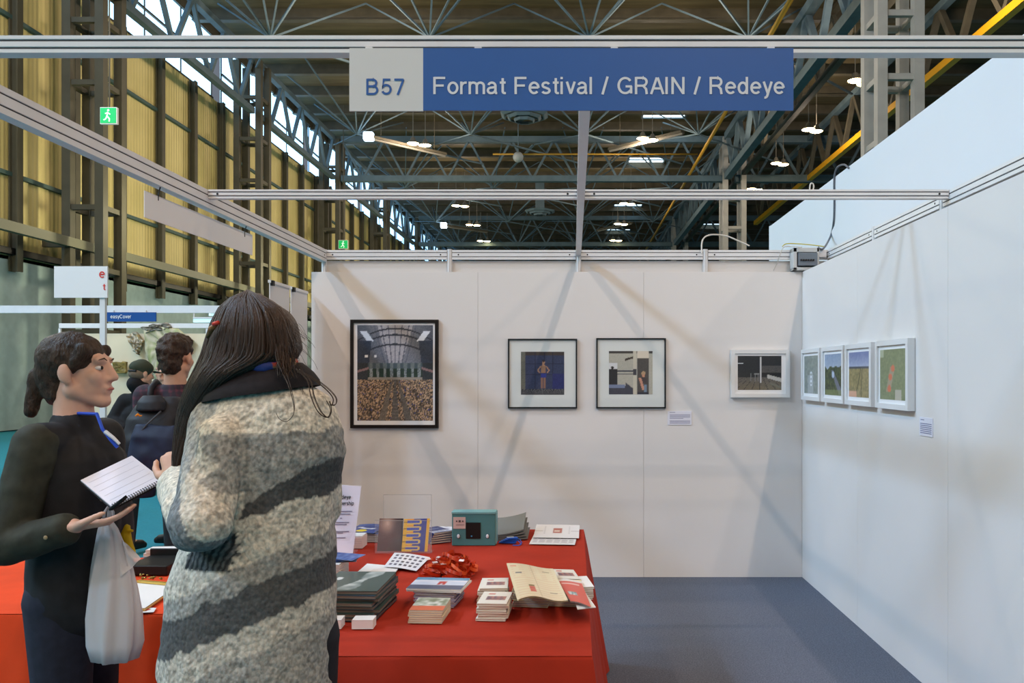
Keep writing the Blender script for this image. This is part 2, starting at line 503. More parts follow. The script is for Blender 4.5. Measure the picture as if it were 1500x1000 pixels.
# blank fascia hanging under the left beam
X0 = -1.985
bf = thing('blank_fascia_board', (X0, 4.3, 2.32), 'blank white fascia board hanging on hooks below the left aluminium beam', 'sign')
def onx(px, py, X):
    Y = X*F/(px-VX); return Vector((X, Y, EYE-(py-VY)/F*Y))
a = onx(212,279,X0); bq = onx(370,344,X0); c = onx(370,374,X0); d = onx(212,318,X0)
m = MB(); m.slab(d, c, bq, a, (0.004, 0, 0)); m.build('board', M_WHITEP, bf)
for yy_ in (a.y+0.12, bq.y-0.12):
    MB().tube([(X0, yy_, a.z-0.02), (X0, yy_, 2.45), (X0+0.01, yy_, 2.488), (X0, yy_, 2.495)], 0.003, 6).build('hook', M_GAP, bf)
# two hanging white banners beyond the left end
for k, (y0, y1, lab) in enumerate(((5.45, 5.83, 'white blank banner panel behind the woman, the left one of two'), (5.86, 6.22, 'white blank banner panel touching the left end of the back wall'))):
    t = thing('hanging_banner', (-2.08, (y0+y1)/2, 0), lab, 'banner', 'blank banner panels')
    z1 = 2.225
    MB().box((-2.08, (y0+y1)/2, 1.13), (0.006, y1-y0-0.006, 2.19)).build('panel', M_PANEL, t)
    MB().box((-2.08, (y0+y1)/2, z1+0.006), (0.02, y1-y0, 0.02)).build('top_rail', M_ALU, t)
    MB().box((-2.065, y0+0.02, z1-0.005), (0.02, 0.03, 0.035)).build('clip', M_BLACK, t)
    MB().box((-2.08, (y0+y1)/2, 0.02), (0.16, y1-y0, 0.04)).build('base', M_ALU, t)

# ------------------------------------------------------------------ pictures
def pic_crowd(u, v):
    n = hsh(int(u*95), int(v*118))
    cx = abs(u-0.5)*2
    arch = 0.93-0.22*cx*cx
    if v > 0.60:
        g = 70+50*(1-cx)+25*n
        c = (g, g+3, g+12)
        if abs((u-0.5)/(v-0.35+1e-3)) < 0.36: c = (150+30*n, 150+25*n, 158+20*n)
        for k in range(-3, 4):
            if abs((u-0.5)-k*0.075*(0.6+(v-0.6)*1.6)) < 0.007: c = (90, 92, 105)
        for q in (0.965, 0.90, 0.80):
            if abs(v-(q-0.13*cx*cx)) < 0.009: c = (45, 48, 58)
        for sx in (0.13, 0.87):
            if abs(u-sx+(v-0.88)*(0.9 if sx < .5 else -0.9)) < 0.045 and 0.83 < v < 0.94: c = (225, 230, 238)
        if v < 0.84-0.0 and cx > 0.62+(0.84-v)*0.3 : c = (38+20*n, 46+20*n, 62+20*n)
        if v > 0.66 and v < 0.69 and (abs(u-0.12) < 0.02 or abs(u-0.24) < 0.02): c = (240,240,240)
        return c
    if v > 0.43:
        c = (96+20*n, 106+20*n, 108+16*n)
        ph = (u*11) % 1
        if v > 0.545: 
            if 0.25 < ph < 0.75: c = (70, 84, 90)
        elif v > 0.455:
            if 0.2 < ph < 0.8: c = (22+14*n, 40+20*n, 38)
            elif n > 0.5: c = (150,158,160)
        else: c = (150,142,130)
        if cx > 0.72: c = (34+18*n, 40+15*n, 44+15*n)
        if cx > 0.7 and abs(v-0.55+0.12*(cx-0.7)) < 0.012: c = (140,112,112)
        return c
    lane = abs(u-0.5)/(0.52-v+0.02)
    base = (112, 100, 86)
    if lane < 0.10: base = (105, 100, 98) if int(v*60) % 2 else (125, 120, 114)
    if 0.24 < lane < 0.42: base = (128, 118, 106)
    c = mix(base, (60,50,42), n*0.5)
    crowd = (lane > 0.42) or (0.10 < lane < 0.24)
    if crowd:
        q = hsh(int(u*90), int(v*64+6*lane), 3)
        if q > 0.62: c = (172+40*n, 142+35*n, 112+30*n)
        elif q > 0.48: c = (112, 92, 76)
        elif q > 0.2: c = (52+26*n, 42+18*n, 36)
        if q > 0.97: c = (40,60,130)
    return c
def pic_man(u, v):
    n = hsh(int(u*60), int(v*60))
    c = (40+14*n, 47+16*n, 74+18*n)
    if v > 0.92: c = (60,50,45)
    if u < 0.1: c = (88+20*n, 88+20*n, 80+15*n)
    for q in (0.33, 0.55, 0.74):
        if abs(u-q) < 0.006: c = (22,26,50)
    for q in (0.47, 0.72): 
        if u > .1 and abs(v-q) < 0.008: c = (24,28,52)
    if u > 0.72 and v < 0.5: c = (30+10*n, 36+10*n, 86+18*n)
    if v < 0.13:
        c = (30,30,40) if ((u-0.5)/(0.3-v)*9) % 1 > 0.5 else (92,92,92)
    sk = (170, 128, 100)
    if (u-0.52)**2*1.6+(v-0.75)**2 < 0.0016: c = sk
    if (u-0.52)**2*1.6+(v-0.785)**2 < 0.0009: c = (50,35,28)
    if abs(u-0.52) < 0.055 and 0.5 < v < 0.68: c = (140,106,82)
    if abs(u-0.52) < 0.05-0.25*max(0,(v-0.6)) and 0.67 < v < 0.73: c = sk
    for sx in (-1, 1):
        if 0.5 < v < 0.66 and abs((u-0.52)*sx-(0.13-abs(v-0.57)*0.7)) < 0.017: c = sk
        if 0.15 < v < 0.42 and abs((u-0.52)*sx-0.03) < 0.022: c = (132,96,78)
    if abs(u-0.52) < 0.06 and 0.4 < v < 0.5: c = (38,50,128)
    return c
def pic_booth(u, v):
    n = hsh(int(u*60), int(v*60), 2)
    c = (168+14*n, 166+12*n, 152+12*n)
    if v > 0.95: c = (60,56,52)
    if v < 0.2 and u < 0.5: c = (58+10*n, 58+10*n, 68+10*n)
    if v < 0.22 and v > 0.15 and u < 0.36: c = (118,130,158)
    if u < 0.2 and 0.22 < v < 0.72:
        c = (40,38,40)
        if v > 0.58: c = (215,215,215)
        if (u-0.08)**2+(v-0.62)**2 < 0.0012: c = (40,30,28)
    if abs(u-0.42+(v-0.5)*0.05) < 0.28 and 0.2 < u < 0.62 and (abs(v-0.54) < 0.012 or abs(v-0.47) < 0.012): c = (34,40,60)
    if 0.36 < u < 0.62 and v > 0.85-0.3*(0.62-u) and v < 0.9-0.3*(0.62-u): c = (60,50,42)
    if 0.55 < u < 0.63: c = (196,190,172) if not (0.44 < v < 0.58) else (60,60,66)
    if 0.38 < u < 0.56 and v < 0.28-(u-0.38)*0.8: c = (62,62,72)
    if 0.65 < u < 0.92: 
        c = (70+12*n, 66+10*n, 62+10*n)
        if v > 0.83: c = (214,204,186)
        if v < 0.05: c = (50,50,60)
        if (u-0.79)**2+(v-0.49)**2 < 0.0022: c = (176,146,110)
        if (u-0.79)**2+(v-0.43)**2 < 0.0011: c = (196,140,112)
        if abs(u-0.80) < 0.07 and 0.27 < v < 0.38: c = (70,58,60)
        if abs(u-0.72-(0.35-v)*0.3) < 0.03 and 0.1 < v < 0.38: c = (194,140,116)
        if abs(u-0.84) < 0.03 and 0.05 < v < 0.22: c = (110,130,150)
    return c
def pic_room(u, v):
    n = hsh(int(u*60), int(v*50), 5)
    c = (26+10*n, 26+10*n, 28+10*n)
    if v < 0.38: 
        c = (86+14*n+50*(0.38-v), 80+14*n+40*(0.38-v), 76+14*n)
        if ((u-0.5)/(0.6-v)*3.2) % 1 < 0.08: c = (40,38,38)
    if v > 0.5 and v < 0.72 and u > 0.5: c = (64+22*n, 62+20*n, 60+20*n)
    if 0.42 < v < 0.5 and u > 0.55: c = (20,20,22)
    if abs(u-0.52) < 0.018 and 0.2 < v < 0.98: c = (200,200,200)
    if u < 0.13 and 0.76 < v < 0.8: c = (225,228,230)
    if u > 0.68 and abs(v-(0.40-(u-0.68)*0.35)) < 0.055: c = (180,178,172)
    if u > 0.74 and abs(v-(0.2-(u-0.74)*0.5)) < 0.03: c = (110,108,96)
    for q in (0.4, 0.47, 0.3):
        if abs(u-q) < 0.012 and 0.25 < v < 0.5: c = (120,120,120)
    if abs(v-0.48) < 0.02 and 0.38 < u < 0.5: c = (130,130,128)
    return c
def pic_grey(u, v):
    n = vnoise(u*20, v*20)
    c = mix((118,128,122), (150,156,146), n)
    if v < 0.5 and abs(u-0.45) < 0.2: c = mix(c, (190,196,204), 0.5)
    for q in (0.5, 0.38, 0.28):
        if 0.002 < (u-0.5)**2+(v-q)**2 < 0.006: c = (226,230,236)
    return c
def pic_valley(u, v):
    n = vnoise(u*22, v*22)
    if v > 0.62+0.1*vnoise(u*6, 1): return mix((126,146,176), (176,188,204), (1-v)*2+0.4*n)
    c = mix((36,44,34), (96,108,62), n)
    if abs(u-(0.9-(v-0.1)*0.9)) < 0.13*(0.8-v)+0.03 and v < 0.6: c = (112,116,130)
    if (u-0.5)**2+(v-0.5)**2 < 0.006: c = (190,205,225)
    if v < 0.12: c = mix(c, (120,132,70), 0.6)
    return c
def pic_field(u, v):
    n = vnoise(u*26, v*26)
    if v > 0.68: return mix((176,184,204), (112,124,168), (v-0.68)*3+0.3*n)
    if v > 0.62: return (66,72,80)
    c = mix((122,112,72), (168,150,104), n)
    if abs((u-0.35)-(v)*0.4) < 0.02: c = (92,88,56)
    if abs((u-0.6)-(v)*0.1) < 0.02: c = (96,90,60)
    if v < 0.12 and u < 0.4: c = (210,158,128)
    return c
def pic_dress(u, v):
    n = vnoise(u*30, v*30); c = mix((110,120,84), (134,142,104), n)
    if abs(u-(0.35+(v-0.2)*0.35)) < 0.09 and 0.15 < v < 0.65: c = mix((150,150,130), (172,142,112), n)
    for q, w in ((0.52, 0.62), (0.42, 0.45), (0.38, 0.22)):
        if (u-q)**2+(v-w)**2 < 0.005: c = (206,112,78)
    if v < 0.2 and 0.6 < u < 0.85: c = (182,176,158)
    if v > 0.85 and u < 0.15: c = (172,178,150)
    return c

def framed(name, label, Y, px0, px1, py0, py1, pp, fw, depth, fmat, matmat, fn, nx, ny, lip=None, group=None):
    x0, x1, z1, z0 = xs(px0,Y), xs(px1,Y), zs(py0,Y), zs(py1,Y)
    root = thing(name, ((x0+x1)/2, WY-0.001, z0), label, 'framed picture', group)
    yb = WY-0.002; yf = yb-depth
    m = MB()
    def prism(xa, xb, za, zb): m.box(((xa+xb)/2, (yb+yf)/2, (za+zb)/2), (xb-xa, depth, zb-za))
    prism(x0, x0+fw, z0, z1); prism(x1-fw, x1, z0, z1); prism(x0+fw, x1-fw, z0, z0+fw); prism(x0+fw, x1-fw, z1-fw, z1)
    m.build('frame', fmat, root, bevel=0.001)
    ym = yf+min(0.012, depth*0.5)
    MB().box(((x0+x1)/2, ym+0.002, (z0+z1)/2), (x1-x0-2*fw, 0.004, z1-z0-2*fw)).build('mount', matmat, root)
    a0, a1, b1, b0 = xs(pp[0],Y), xs(pp[1],Y), zs(pp[2],Y), zs(pp[3],Y)
    g = MB(); yq = ym-0.001
    g.grid((a0,yq,b0), (a1,yq,b0), (a1,yq,b1), (a0,yq,b1), nx, ny, fcol=fn)
    g.build('print', M_PRINT, root)
    return root
M_DARKFR = mat('dark_wood_frame', (28,22,18), 0.35, var=0.15, vscale=40)
M_THINFR = mat('black_metal_frame', (32,34,34), 0.3)
M_WHITEFR = mat('white_painted_frame', (226,226,224), 0.4)
M_MOUNTG = mat('pale_mount_board', (216,220,216), 0.7)
M_MOUNTW = mat('white_mount_board', (238,238,238), 0.7)
framed('framed_photograph', 'large dark-framed photograph of a crowd in an arched hall, leftmost on back wall', WY-.03, 513, 642, 468, 627, (523,634,476,616), 0.026, 0.032, M_DARKFR, M_MOUNTW, pic_crowd, 96, 120)
framed('framed_photograph', 'thin black-framed square photograph of a man standing against dark blue lockers', WY-.02, 744, 845.5, 496, 598, (763,826.5,515,578), 0.011, 0.022, M_THINFR, M_MOUNTG, pic_man, 64, 64, group='square photographs in the middle')
framed('framed_photograph', 'thin black-framed square photograph of a pale booth doorway with seated figures', WY-.02, 873.5, 975.5, 495, 598, (892,956,514,577.5), 0.011, 0.022, M_THINFR, M_MOUNTG, pic_booth, 64, 64, group='square photographs in the middle')
framed('framed_photograph', 'white-framed dark photograph of an empty room, alone beside the right corner', WY-.04, 1071, 1157, 512, 582, (1081,1145,521,571), 0.03, 0.042, M_WHITEFR, M_MOUNTW, pic_room, 60, 50)
# four on the right wall
BX = 1.80
def framed_side(label, yc, w, z0, z1, fn):
    root = thing('framed_photograph', (BX-0.001, yc, z0), label, 'framed picture', 'white framed photographs on the right wall')
    dp = 0.04; fw = 0.03; xb = BX-0.002; xf = xb-dp
    m = MB()
    for (ya, yb, za, zb) in ((yc-w/2, yc-w/2+fw, z0, z1), (yc+w/2-fw, yc+w/2, z0, z1), (yc-w/2+fw, yc+w/2-fw, z0, z0+fw), (yc-w/2+fw, yc+w/2-fw, z1-fw, z1)):
        m.box(((xb+xf)/2, (ya+yb)/2, (za+zb)/2), (dp, yb-ya, zb-za))
    m.build('frame', M_WHITEFR, root, bevel=0.001)
    MB().box((xf+0.014, yc, (z0+z1)/2), (0.004, w-2*fw, z1-z0-2*fw)).build('mount', M_MOUNTW, root)
    g = MB(); q = xf+0.011; k = 0.052
    g.grid((q, yc+w/2-k, z0+k), (q, yc-w/2+k, z0+k), (q, yc-w/2+k, z1-k), (q, yc+w/2-k, z1-k), 50, 42, fcol=fn)
    g.build('print', M_PRINT, root)
for lab, yc, fn in (('white-framed photograph nearest the corner, pale grey with looping white shapes', 5.93, pic_grey),
                    ('white-framed landscape photograph of a dark green valley under blue cloud', 5.43, pic_valley),
                    ('white-framed photograph of dry brown field under a violet sky', 4.94, pic_field),
                    ('white-framed photograph of a figure in orange and white on green grass', 4.42, pic_dress)):
    framed_side(lab, yc, 0.455, 1.40, 1.785, fn)
# captions
M_INK = mat('grey_ink', (120,120,150), 0.7)
Yc = WY-0.003
t = thing('caption_label', (xs(995,Yc), Yc, zs(622,Yc)), 'small white caption card on back wall below the booth photograph', 'label')
MB().box((xs(995.5,Yc), Yc, zs(612,Yc)), (xs(1013,Yc)-xs(978,Yc), 0.004, zs(602,Yc)-zs(622,Yc))).build('card', mat('caption_card', (226,226,236), 0.6), t)
m = MB()
for k, (w) in enumerate((8, 0, 30, 30, 30, 20, 0, 30, 30, 30)):
    if w:
        y = 603.8+k*1.75
        m.box(((xs(981,Yc)+xs(981+w,Yc))/2, Yc-0.0024, zs(y,Yc)), (xs(981+w,Yc)-xs(981,Yc), 0.0006, 0.0035))
m.build('caption_lines', M_INK, t)
t = thing('caption_label', (BX, 4.05, 1.29), 'small white caption card on the right wall past the last photograph', 'label')
MB().box((BX-0.002, 4.06, 1.325), (0.004, 0.15, 0.095)).build('card', MATS['caption_card'], t)
m = MB()
for k in range(8):
    if k != 1: m.box((BX-0.0045, 4.06 if k else 4.1, 1.36-k*0.0095), (0.0006, 0.13 if k else 0.04, 0.004))
m.build('caption_lines', M_INK, t)

# electrical box with cables at the corner
t = thing('electrical_box', P(1184,396,WY-0.02), 'grey electrical box clamped to the back rail at the right corner', 'electrical box')
Y = WY-0.02
x0, x1, z1, z0 = xs(1161,Y), xs(1199,Y), zs(363,Y), zs(396,Y)
m = MB(); cx, cz, w, h = (x0+x1)/2, (z0+z1)/2, x1-x0, z1-z0
fwk = 0.03
m.box((x0+fwk/2, Y+0.03, cz), (fwk, 0.1, h)); m.box((x1-0.01, Y+0.03, cz), (0.02, 0.1, h))
m.box((cx, Y+0.03, z1-0.018), (w, 0.1, 0.036)); m.box((cx, Y+0.03, z0+0.012), (w, 0.1, 0.024)); m.box((cx, Y+0.06, cz), (w, 0.02, h))
m.build('housing', mat('pale_grey_plastic', (198,200,198), 0.5), t, bevel=0.004)
m = MB(); m.box((cx+0.01, Y-0.0, cz-0.004), (w-0.055, 0.07, h-0.075)); m.build('breaker_cover', mat('smoky_cover', (112,120,128), 0.25), t, bevel=0.003)
m = MB()
for k in range(6): m.box((cx-0.045+k*0.019, Y-0.04, cz-0.012), (0.011, 0.012, 0.012))
m.build('switch', M_BLACK, t)
m = MB(); m.box((x1+0.045, Y+0.06, z1-0.035), (0.07, 0.02, 0.06)); m.build('bracket', M_ALU, t, bevel=0.002)
def cable(label, pts, r, m_, name='cable'):
    # smooth through points
    P_ = [Vector(p) for p in pts]; out = []
    n = len(P_)
    for i in range(n-1):
        p0, p1, p2, p3 = P_[max(i-1,0)], P_[i], P_[i+1], P_[min(i+2,n-1)]
        for k in range(8):
            s = k/8
            out.append(0.5*((2*p1)+(-p0+p2)*s+(2*p0-5*p1+4*p2-p3)*s*s+(-p0+3*p1-3*p2+p3)*s**3))
    out.append(P_[-1])
    o = MB().tube(out, r, 8).build(name, m_, smooth=True)
    return tag(o, label, 'cable')
M_CGREY = mat('grey_cable', (92,98,106), 0.5); M_CWHITE = mat('white_cable', (205,200,190), 0.5); M_CYEL = mat('yellow_green_wire', (190,180,70), 0.5)
Xn = 2.19
pp = [onx(x, y, Xn) for x, y in ((1243,246),(1236,241),(1226,246),(1222,262),(1222,300),(1221,325),(1217,345))]
pp.append(P(1206,364,WY+0.05)); pp.append(P(1198,362,WY+0.02))
cable('grey cable running down the tall white wall to the electrical box', pp, 0.008, M_CGREY)
cable('white cable looping up over the back wall rail', [P(1028,372,WY), P(1029,352,WY+.05), P(1040,344,WY+.1), P(1062,345,WY+.12), P(1080,352,WY+.1), P(1098,360,WY+.09)], 0.006, M_CWHITE)
cable('thin white wire dangling left of the electrical box', [P(1175,362,WY-0.09), P(1160,361,WY-.0), P(1148,362,WY-.0), P(1142,375,WY-0.0), P(1138,386,WY+0.06), P(1133,396,WY+0.08)], 0.0035, M_CWHITE)
cable('yellow and green wire lying across the electrical box', [P(1146,361,WY+.02), P(1152,357,WY+.03), P(1170,357,WY+.03), P(1192,359,WY+.03), P(1207,361,WY+.03)], 0.004, M_CYEL)
cable('short white cable hooked over the right crossbeam', [P(1186,278,CY), P(1187,270,CY), P(1190,268.5,CY), P(1192,272,CY), P(1191,279,CY)], 0.004, M_CWHITE)
# ================================================================== THE HALL
M_CLAD = None
def clad_material():
    m = bpy.data.materials.new('yellow_corrugated_cladding'); m.use_nodes = True
    nt = m.node_tree; b = nt.nodes['Principled BSDF']; b.inputs['Roughness'].default_value = 0.6
    tc = nt.nodes.new('ShaderNodeTexCoord'); 
    w = nt.nodes.new('ShaderNodeTexWave'); w.bands_direction = 'Y'; w.inputs['Scale'].default_value = 1.6; w.inputs['Distortion'].default_value = 0
    nt.links.new(tc.outputs['Object'], w.inputs['Vector'])
    n = nt.nodes.new('ShaderNodeTexNoise'); n.inputs['Scale'].default_value = 0.5; n.inputs['Detail'].default_value = 5
    nt.links.new(tc.outputs['Object'], n.inputs['Vector'])
    r = nt.nodes.new('ShaderNodeValToRGB')
    r.color_ramp.elements[0].position = 0.3; r.color_ramp.elements[1].position = 0.75
    r.color_ramp.elements[0].color = lin((196,184,118)); r.color_ramp.elements[1].color = lin((222,208,142))
    nt.links.new(n.outputs['Fac'], r.inputs['Fac']); nt.links.new(r.outputs['Color'], b.inputs['Base Color'])
    bp = nt.nodes.new('ShaderNodeBump'); bp.inputs['Strength'].default_value = 0.35; bp.inputs['Distance'].default_value = 0.05
    nt.links.new(w.outputs['Fac'], bp.inputs['Height']); nt.links.new(bp.outputs['Normal'], b.inputs['Normal'])
    return m
M_CLAD = clad_material()
M_BLOCK = mat('pale_blue_grey_blockwork', (168,192,192), 0.8, var=0.1, vscale=3)
M_MULL = mat('dark_olive_steel', (78,76,62), 0.6, var=0.12, vscale=2)
M_DECK = mat('dark_roof_deck', (88,80,56), 0.85, var=0.25, vscale=1.2, stretch=(0.3,3,1))
HX = -16.2
YA, YB = -30.0, 112.0
# hall side wall: block base, cladding
b = MB(); b.m(0).box((HX-0.2, (YA+YB)/2, 2.5), (0.4, YB-YA, 5.0)); b.m(1).box((HX-0.1, (YA+YB)/2, 9.45), (0.2, YB-YA, 9.1))
struct(b.build('wall_left', [M_BLOCK, M_CLAD]))
# clerestory glazing above the cladding, one pane of sky light per bay
M_SKYG = mat('daylit_glazing', (226,240,250), 0.4, emit=6.0, ecol=(150,205,250))
n = 1
ybays = [YA+12.2*k for k in range(12)]
BAYS = [-24.6+12.2*k for k in range(12)]
for k in range(11):
    y0, y1 = BAYS[k]+0.5, BAYS[k+1]-0.5
    o = thing('window_%d' % n, (HX-0.15, (y0+y1)/2, 14.0), None, None, None, 'structure'); n += 1
    MB().box((HX-0.15, (y0+y1)/2, 15.5), (0.04, y1-y0, 2.9)).build('glazing', M_SKYG, o)
    fm = MB()
    for q in range(5):
        y = y0+(y1-y0)*q/4; fm.box((HX-0.12, y, 15.5), (0.04, 0.07, 2.9))
    fm.box((HX-0.1, (y0+y1)/2, 15.5), (0.1, y1-y0, 0.08)); fm.box((HX-0.1, (y0+y1)/2, 14.05), (0.16, y1-y0, 0.12)); fm.box((HX-0.1, (y0+y1)/2, 16.9), (0.16, y1-y0, 0.1))
    fm.build('window_frame', M_STEELD, o)
b = MB(); b.box((HX-0.1, (YA+YB)/2, 17.1), (0.2, YB-YA, 0.35)); struct(b.build('trim_1', M_STEELD))
# wall rails and mullions
b = MB()
for z, m_ in ((EYE+5.75, 0.12), (EYE+10.25, 0.12)): b.box((HX+0.06, (YA+YB)/2, z), (0.12, YB-YA, m_))
struct(b.build('trim_2', mat('teal_steel_rail', (66,92,90), 0.6)))
struct(MB().box((HX+0.1, (YA+YB)/2, 5.12), (0.25, YB-YA, 0.18)).build('trim_3', M_BLACK))
y = 28.2-2.67*9; k = 0
mull = None
while y < 104:
    if y > 12:
        o = MB(); x = HX+0.24
        o.box((x+0.07, y, 9.25), (0.04, 0.24, 9.4)); o.box((x-0.15, y, 9.25), (0.04, 0.24, 9.4)); o.box((x-0.04, y, 9.25), (0.20, 0.05, 9.4))
        k += 1
        struct(o.build('trim_%d' % (k+3), M_MULL))
    y += 2.67
# horizontal rail beam standing off the wall
rb = thing('crash_rail', (-15.3, 40, 5.55), 'long grey steel rail running the length of the yellow hall wall', 'rail')
MB().box((-15.3, 60, 5.62), (0.2, 100, 0.28)).build('rail_beam', mat('grey_green_beam', (112,114,94), 0.55), rb)
m = MB()
for k in range(8): m.box((-15.75, BAYS[3]+12.2*k, 5.62), (0.7, 0.15, 0.3))
m.build('bracket', M_MULL, rb)

# roof deck
b = MB(); b.box((22, (YA+YB)/2, EYE+15.8), (78, YB-YA, 0.2))
struct(b.build('ceiling', M_DECK))
b = MB(); b.box((30, YB, 8.5), (94, 0.3, 17.5)); struct(b.build('wall_far', mat('far_hall_wall', (70,72,62), 0.8)))
for k in range(28):
    y = 22+k*3.05
    o = MB(); o.box((18, y, EYE+15.45), (70, 0.12, 0.5)); o.box((18, y, EYE+15.2), (70, 0.3, 0.05))
    o = o.build('roof_purlin', M_STEELD)
    tag(o, 'dark steel purlin under the roof deck', 'purlin', 'purlins under the hall roof')

def truss(name, a, bb, zt, zb, panel, label, group, cw=0.3, dw=0.16, mchord=None, mdiag=None, mbot=None, ext=0.0):
    a = Vector(a); bb = Vector(bb); d = bb-a; L = d.length; d.normalize()
    root = thing(name, ((a+bb)/2).xy.to_3d()+Vector((0,0,zb)), label, 'truss', group)
    mchord = mchord or M_STEEL; mdiag = mdiag or M_STEEL
    up = Vector((0,0,1))
    at = lambda t, z: Vector((a.x+d.x*t, a.y+d.y*t, z))
    MB().bar(at(-ext,zt), at(L+ext,zt), cw, cw).build('top_chord', mchord, root)
    MB().bar(at(-ext,zb), at(L+ext,zb), cw, cw).build('bottom_chord', mbot or mchord, root)
    n = max(1, round(L/panel)); p = L/n
    m = MB()
    for k in range(n):
        m.bar(at(k*p,zt), at((k+0.5)*p,zb), dw); m.bar(at((k+0.5)*p,zb), at((k+1)*p,zt), dw)
    m.build('diagonal_braces', mdiag, root)
    return root
ZB, ZT = EYE+12.0, EYE+14.4
ordn = ['first', 'second', 'third', 'fourth', 'fifth', 'sixth', 'seventh', 'eighth', 'ninth', 'tenth']
LX = -14.6
YC = [0.0, 12.2, 24.4, 36.6, 48.8, 61.0, 73.2, 85.4, 97.6]
for k in range(1, 8):
    truss('wall_truss', (LX, YC[k]+.4, 0), (LX, YC[k+1]-.4, 0), ZT, ZB, 3.0, 'blue-grey steel truss before the high windows, %s bay along the left hall wall' % ordn[k-1], 'trusses along the left hall wall', 0.26, 0.15)
for k in range(2, 8, 2):
    truss('roof_truss', (LX+.4, YC[k], 0), (9.2, YC[k], 0), ZT, ZB, 2.55, 'steel truss spanning the hall, %s of the cross trusses from the camera' % ordn[k//2-1], 'trusses spanning the hall', 0.36, 0.12)
    truss('roof_truss', (9.9, YC[k], 0), (33.5, YC[k], 0), ZT, ZB, 2.55, 'steel truss spanning the right hand bay, %s from the camera' % ordn[k//2-1], 'trusses spanning the right hand bay', 0.42, 0.14)
for k in range(0, 8, 2):
    truss('valley_truss', (9.3, YC[k]+.82, 0), (9.3, YC[k+2]-.82, 0), ZT, ZB, 3.05, 'deep steel truss between the right hand columns, %s span from the camera' % ordn[k//2], 'trusses along the right hand columns', 0.4, 0.24, mchord=M_STEEL, ext=0.119)
    truss('valley_truss', (10.3, YC[k]+.82, 0), (10.3, YC[k+2]-.82, 0), ZT, ZB+0.2, 3.05, 'inner twin of the right hand column truss, %s span from the camera' % ordn[k//2], 'trusses along the right hand columns', 0.26, 0.16, mchord=M_STEELD, mdiag=M_STEELD, ext=0.119)
M_YEL = mat('yellow_painted_rail', (226,170,30), 0.45)
M_YELD = mat('ochre_pipe', (150,118,36), 0.5)
truss('crane_truss', (14.4, 25, 0), (14.4, 63, 0), ZT, ZB, 3.1, 'steel truss with a bright yellow lower rail on the right', 'yellow railed truss', 0.3, 0.22, mchord=M_STEEL, mbot=M_YEL, mdiag=M_STEELD)
o = MB().cyl((7.1, 22, EYE+12.25), (7.1, 105, EYE+12.25), 0.09, seg=10).build('roof_pipe', M_YELD, smooth=True); tag(o, 'ochre pipe running lengthwise beside the right hand columns', 'pipe')
o = MB().cyl((-4.6, 45.5, EYE+12.6), (7.1, 45.5, EYE+12.6), 0.05, seg=10).build('roof_pipe', M_YELD, smooth=True); tag(o, 'thin ochre pipe crossing the hall above the central beam', 'pipe')

def lattice_column(x, y, s, label, group, mm, w=0.24, ztop=ZT):
    root = thing('lattice_column', (x, y, 0), label, 'column', group)
    for sx in (-1, 1):
        for sy in (-1, 1):
            MB().box((x+sx*s/2, y+sy*s/2, ztop/2), (w, w, ztop)).build('upright', mm, root)
    m = MB(); z = 1.0; k = 0
    while z < ztop:
        for sgn in (-1, 1):
            m.bar((x-s/2, y+sgn*s/2, z), (x+s/2, y+sgn*s/2, z), w*0.6, w*0.6); m.bar((x+sgn*s/2, y-s/2, z), (x+sgn*s/2, y+s/2, z), w*0.6, w*0.6)
        z += 1.9; k += 1
    m.build('rungs', mm, root)
    return root
for k in range(1, 9):
    lattice_column(LX-0.3, YC[k]+0.4, 1.0, 'dark steel lattice column against the yellow wall, %s from the camera' % ordn[k-1], 'lattice columns along the left hall wall', M_MULL, 0.26)
for k in (2, 4, 6, 8):
    lattice_column(9.75, YC[k], 1.1, 'pale grey steel lattice column in the right hand row, %s from the camera' % ordn[k//2-1], 'lattice columns in the right hand row', mat('pale_grey_steel', (150,152,146), 0.5, var=0.08, vscale=2), 0.3, ZT)
    lattice_column(34, YC[k], 1.1, 'far right steel lattice column, %s from the camera' % ordn[k//2-1], 'lattice columns in the far right row', MATS['pale_grey_steel'], 0.3, ZT)

# struts fanning out below the roof deck
ni = 0
for iy in range(6):
    for ix in range(4):
        x = -11.6+ix*6.1; y = 30.5+iy*12.2
        ni += 1
        root = thing('roof_brace', (x, y, EYE+12.7), 'thin steel strut fan under the roof, %s row away, %s from left' % (ordn[iy], ordn[ix]), 'brace', 'fans of struts under the roof')
        m = MB(); zn = EYE+12.9
        for q in range(8):
            a = q*math.pi/4+math.pi/8
            m.bar((x, y, zn), (x+math.cos(a)*3.3, y+math.sin(a)*6.1, EYE+15.3), 0.065)
        m.build('struts', M_STEEL, root)
        m = MB()
        m.bar((x, y, zn), (x+6.1, y+6.1, zn+0.0), 0.08); m.bar((x, y, zn), (x-3.0, y+6.1, zn+1.2), 0.06); m.bar((x, y, zn), (x+3.0, y-6.1, zn+1.2), 0.06)
        m.build('tie_bars', M_STEEL, root)
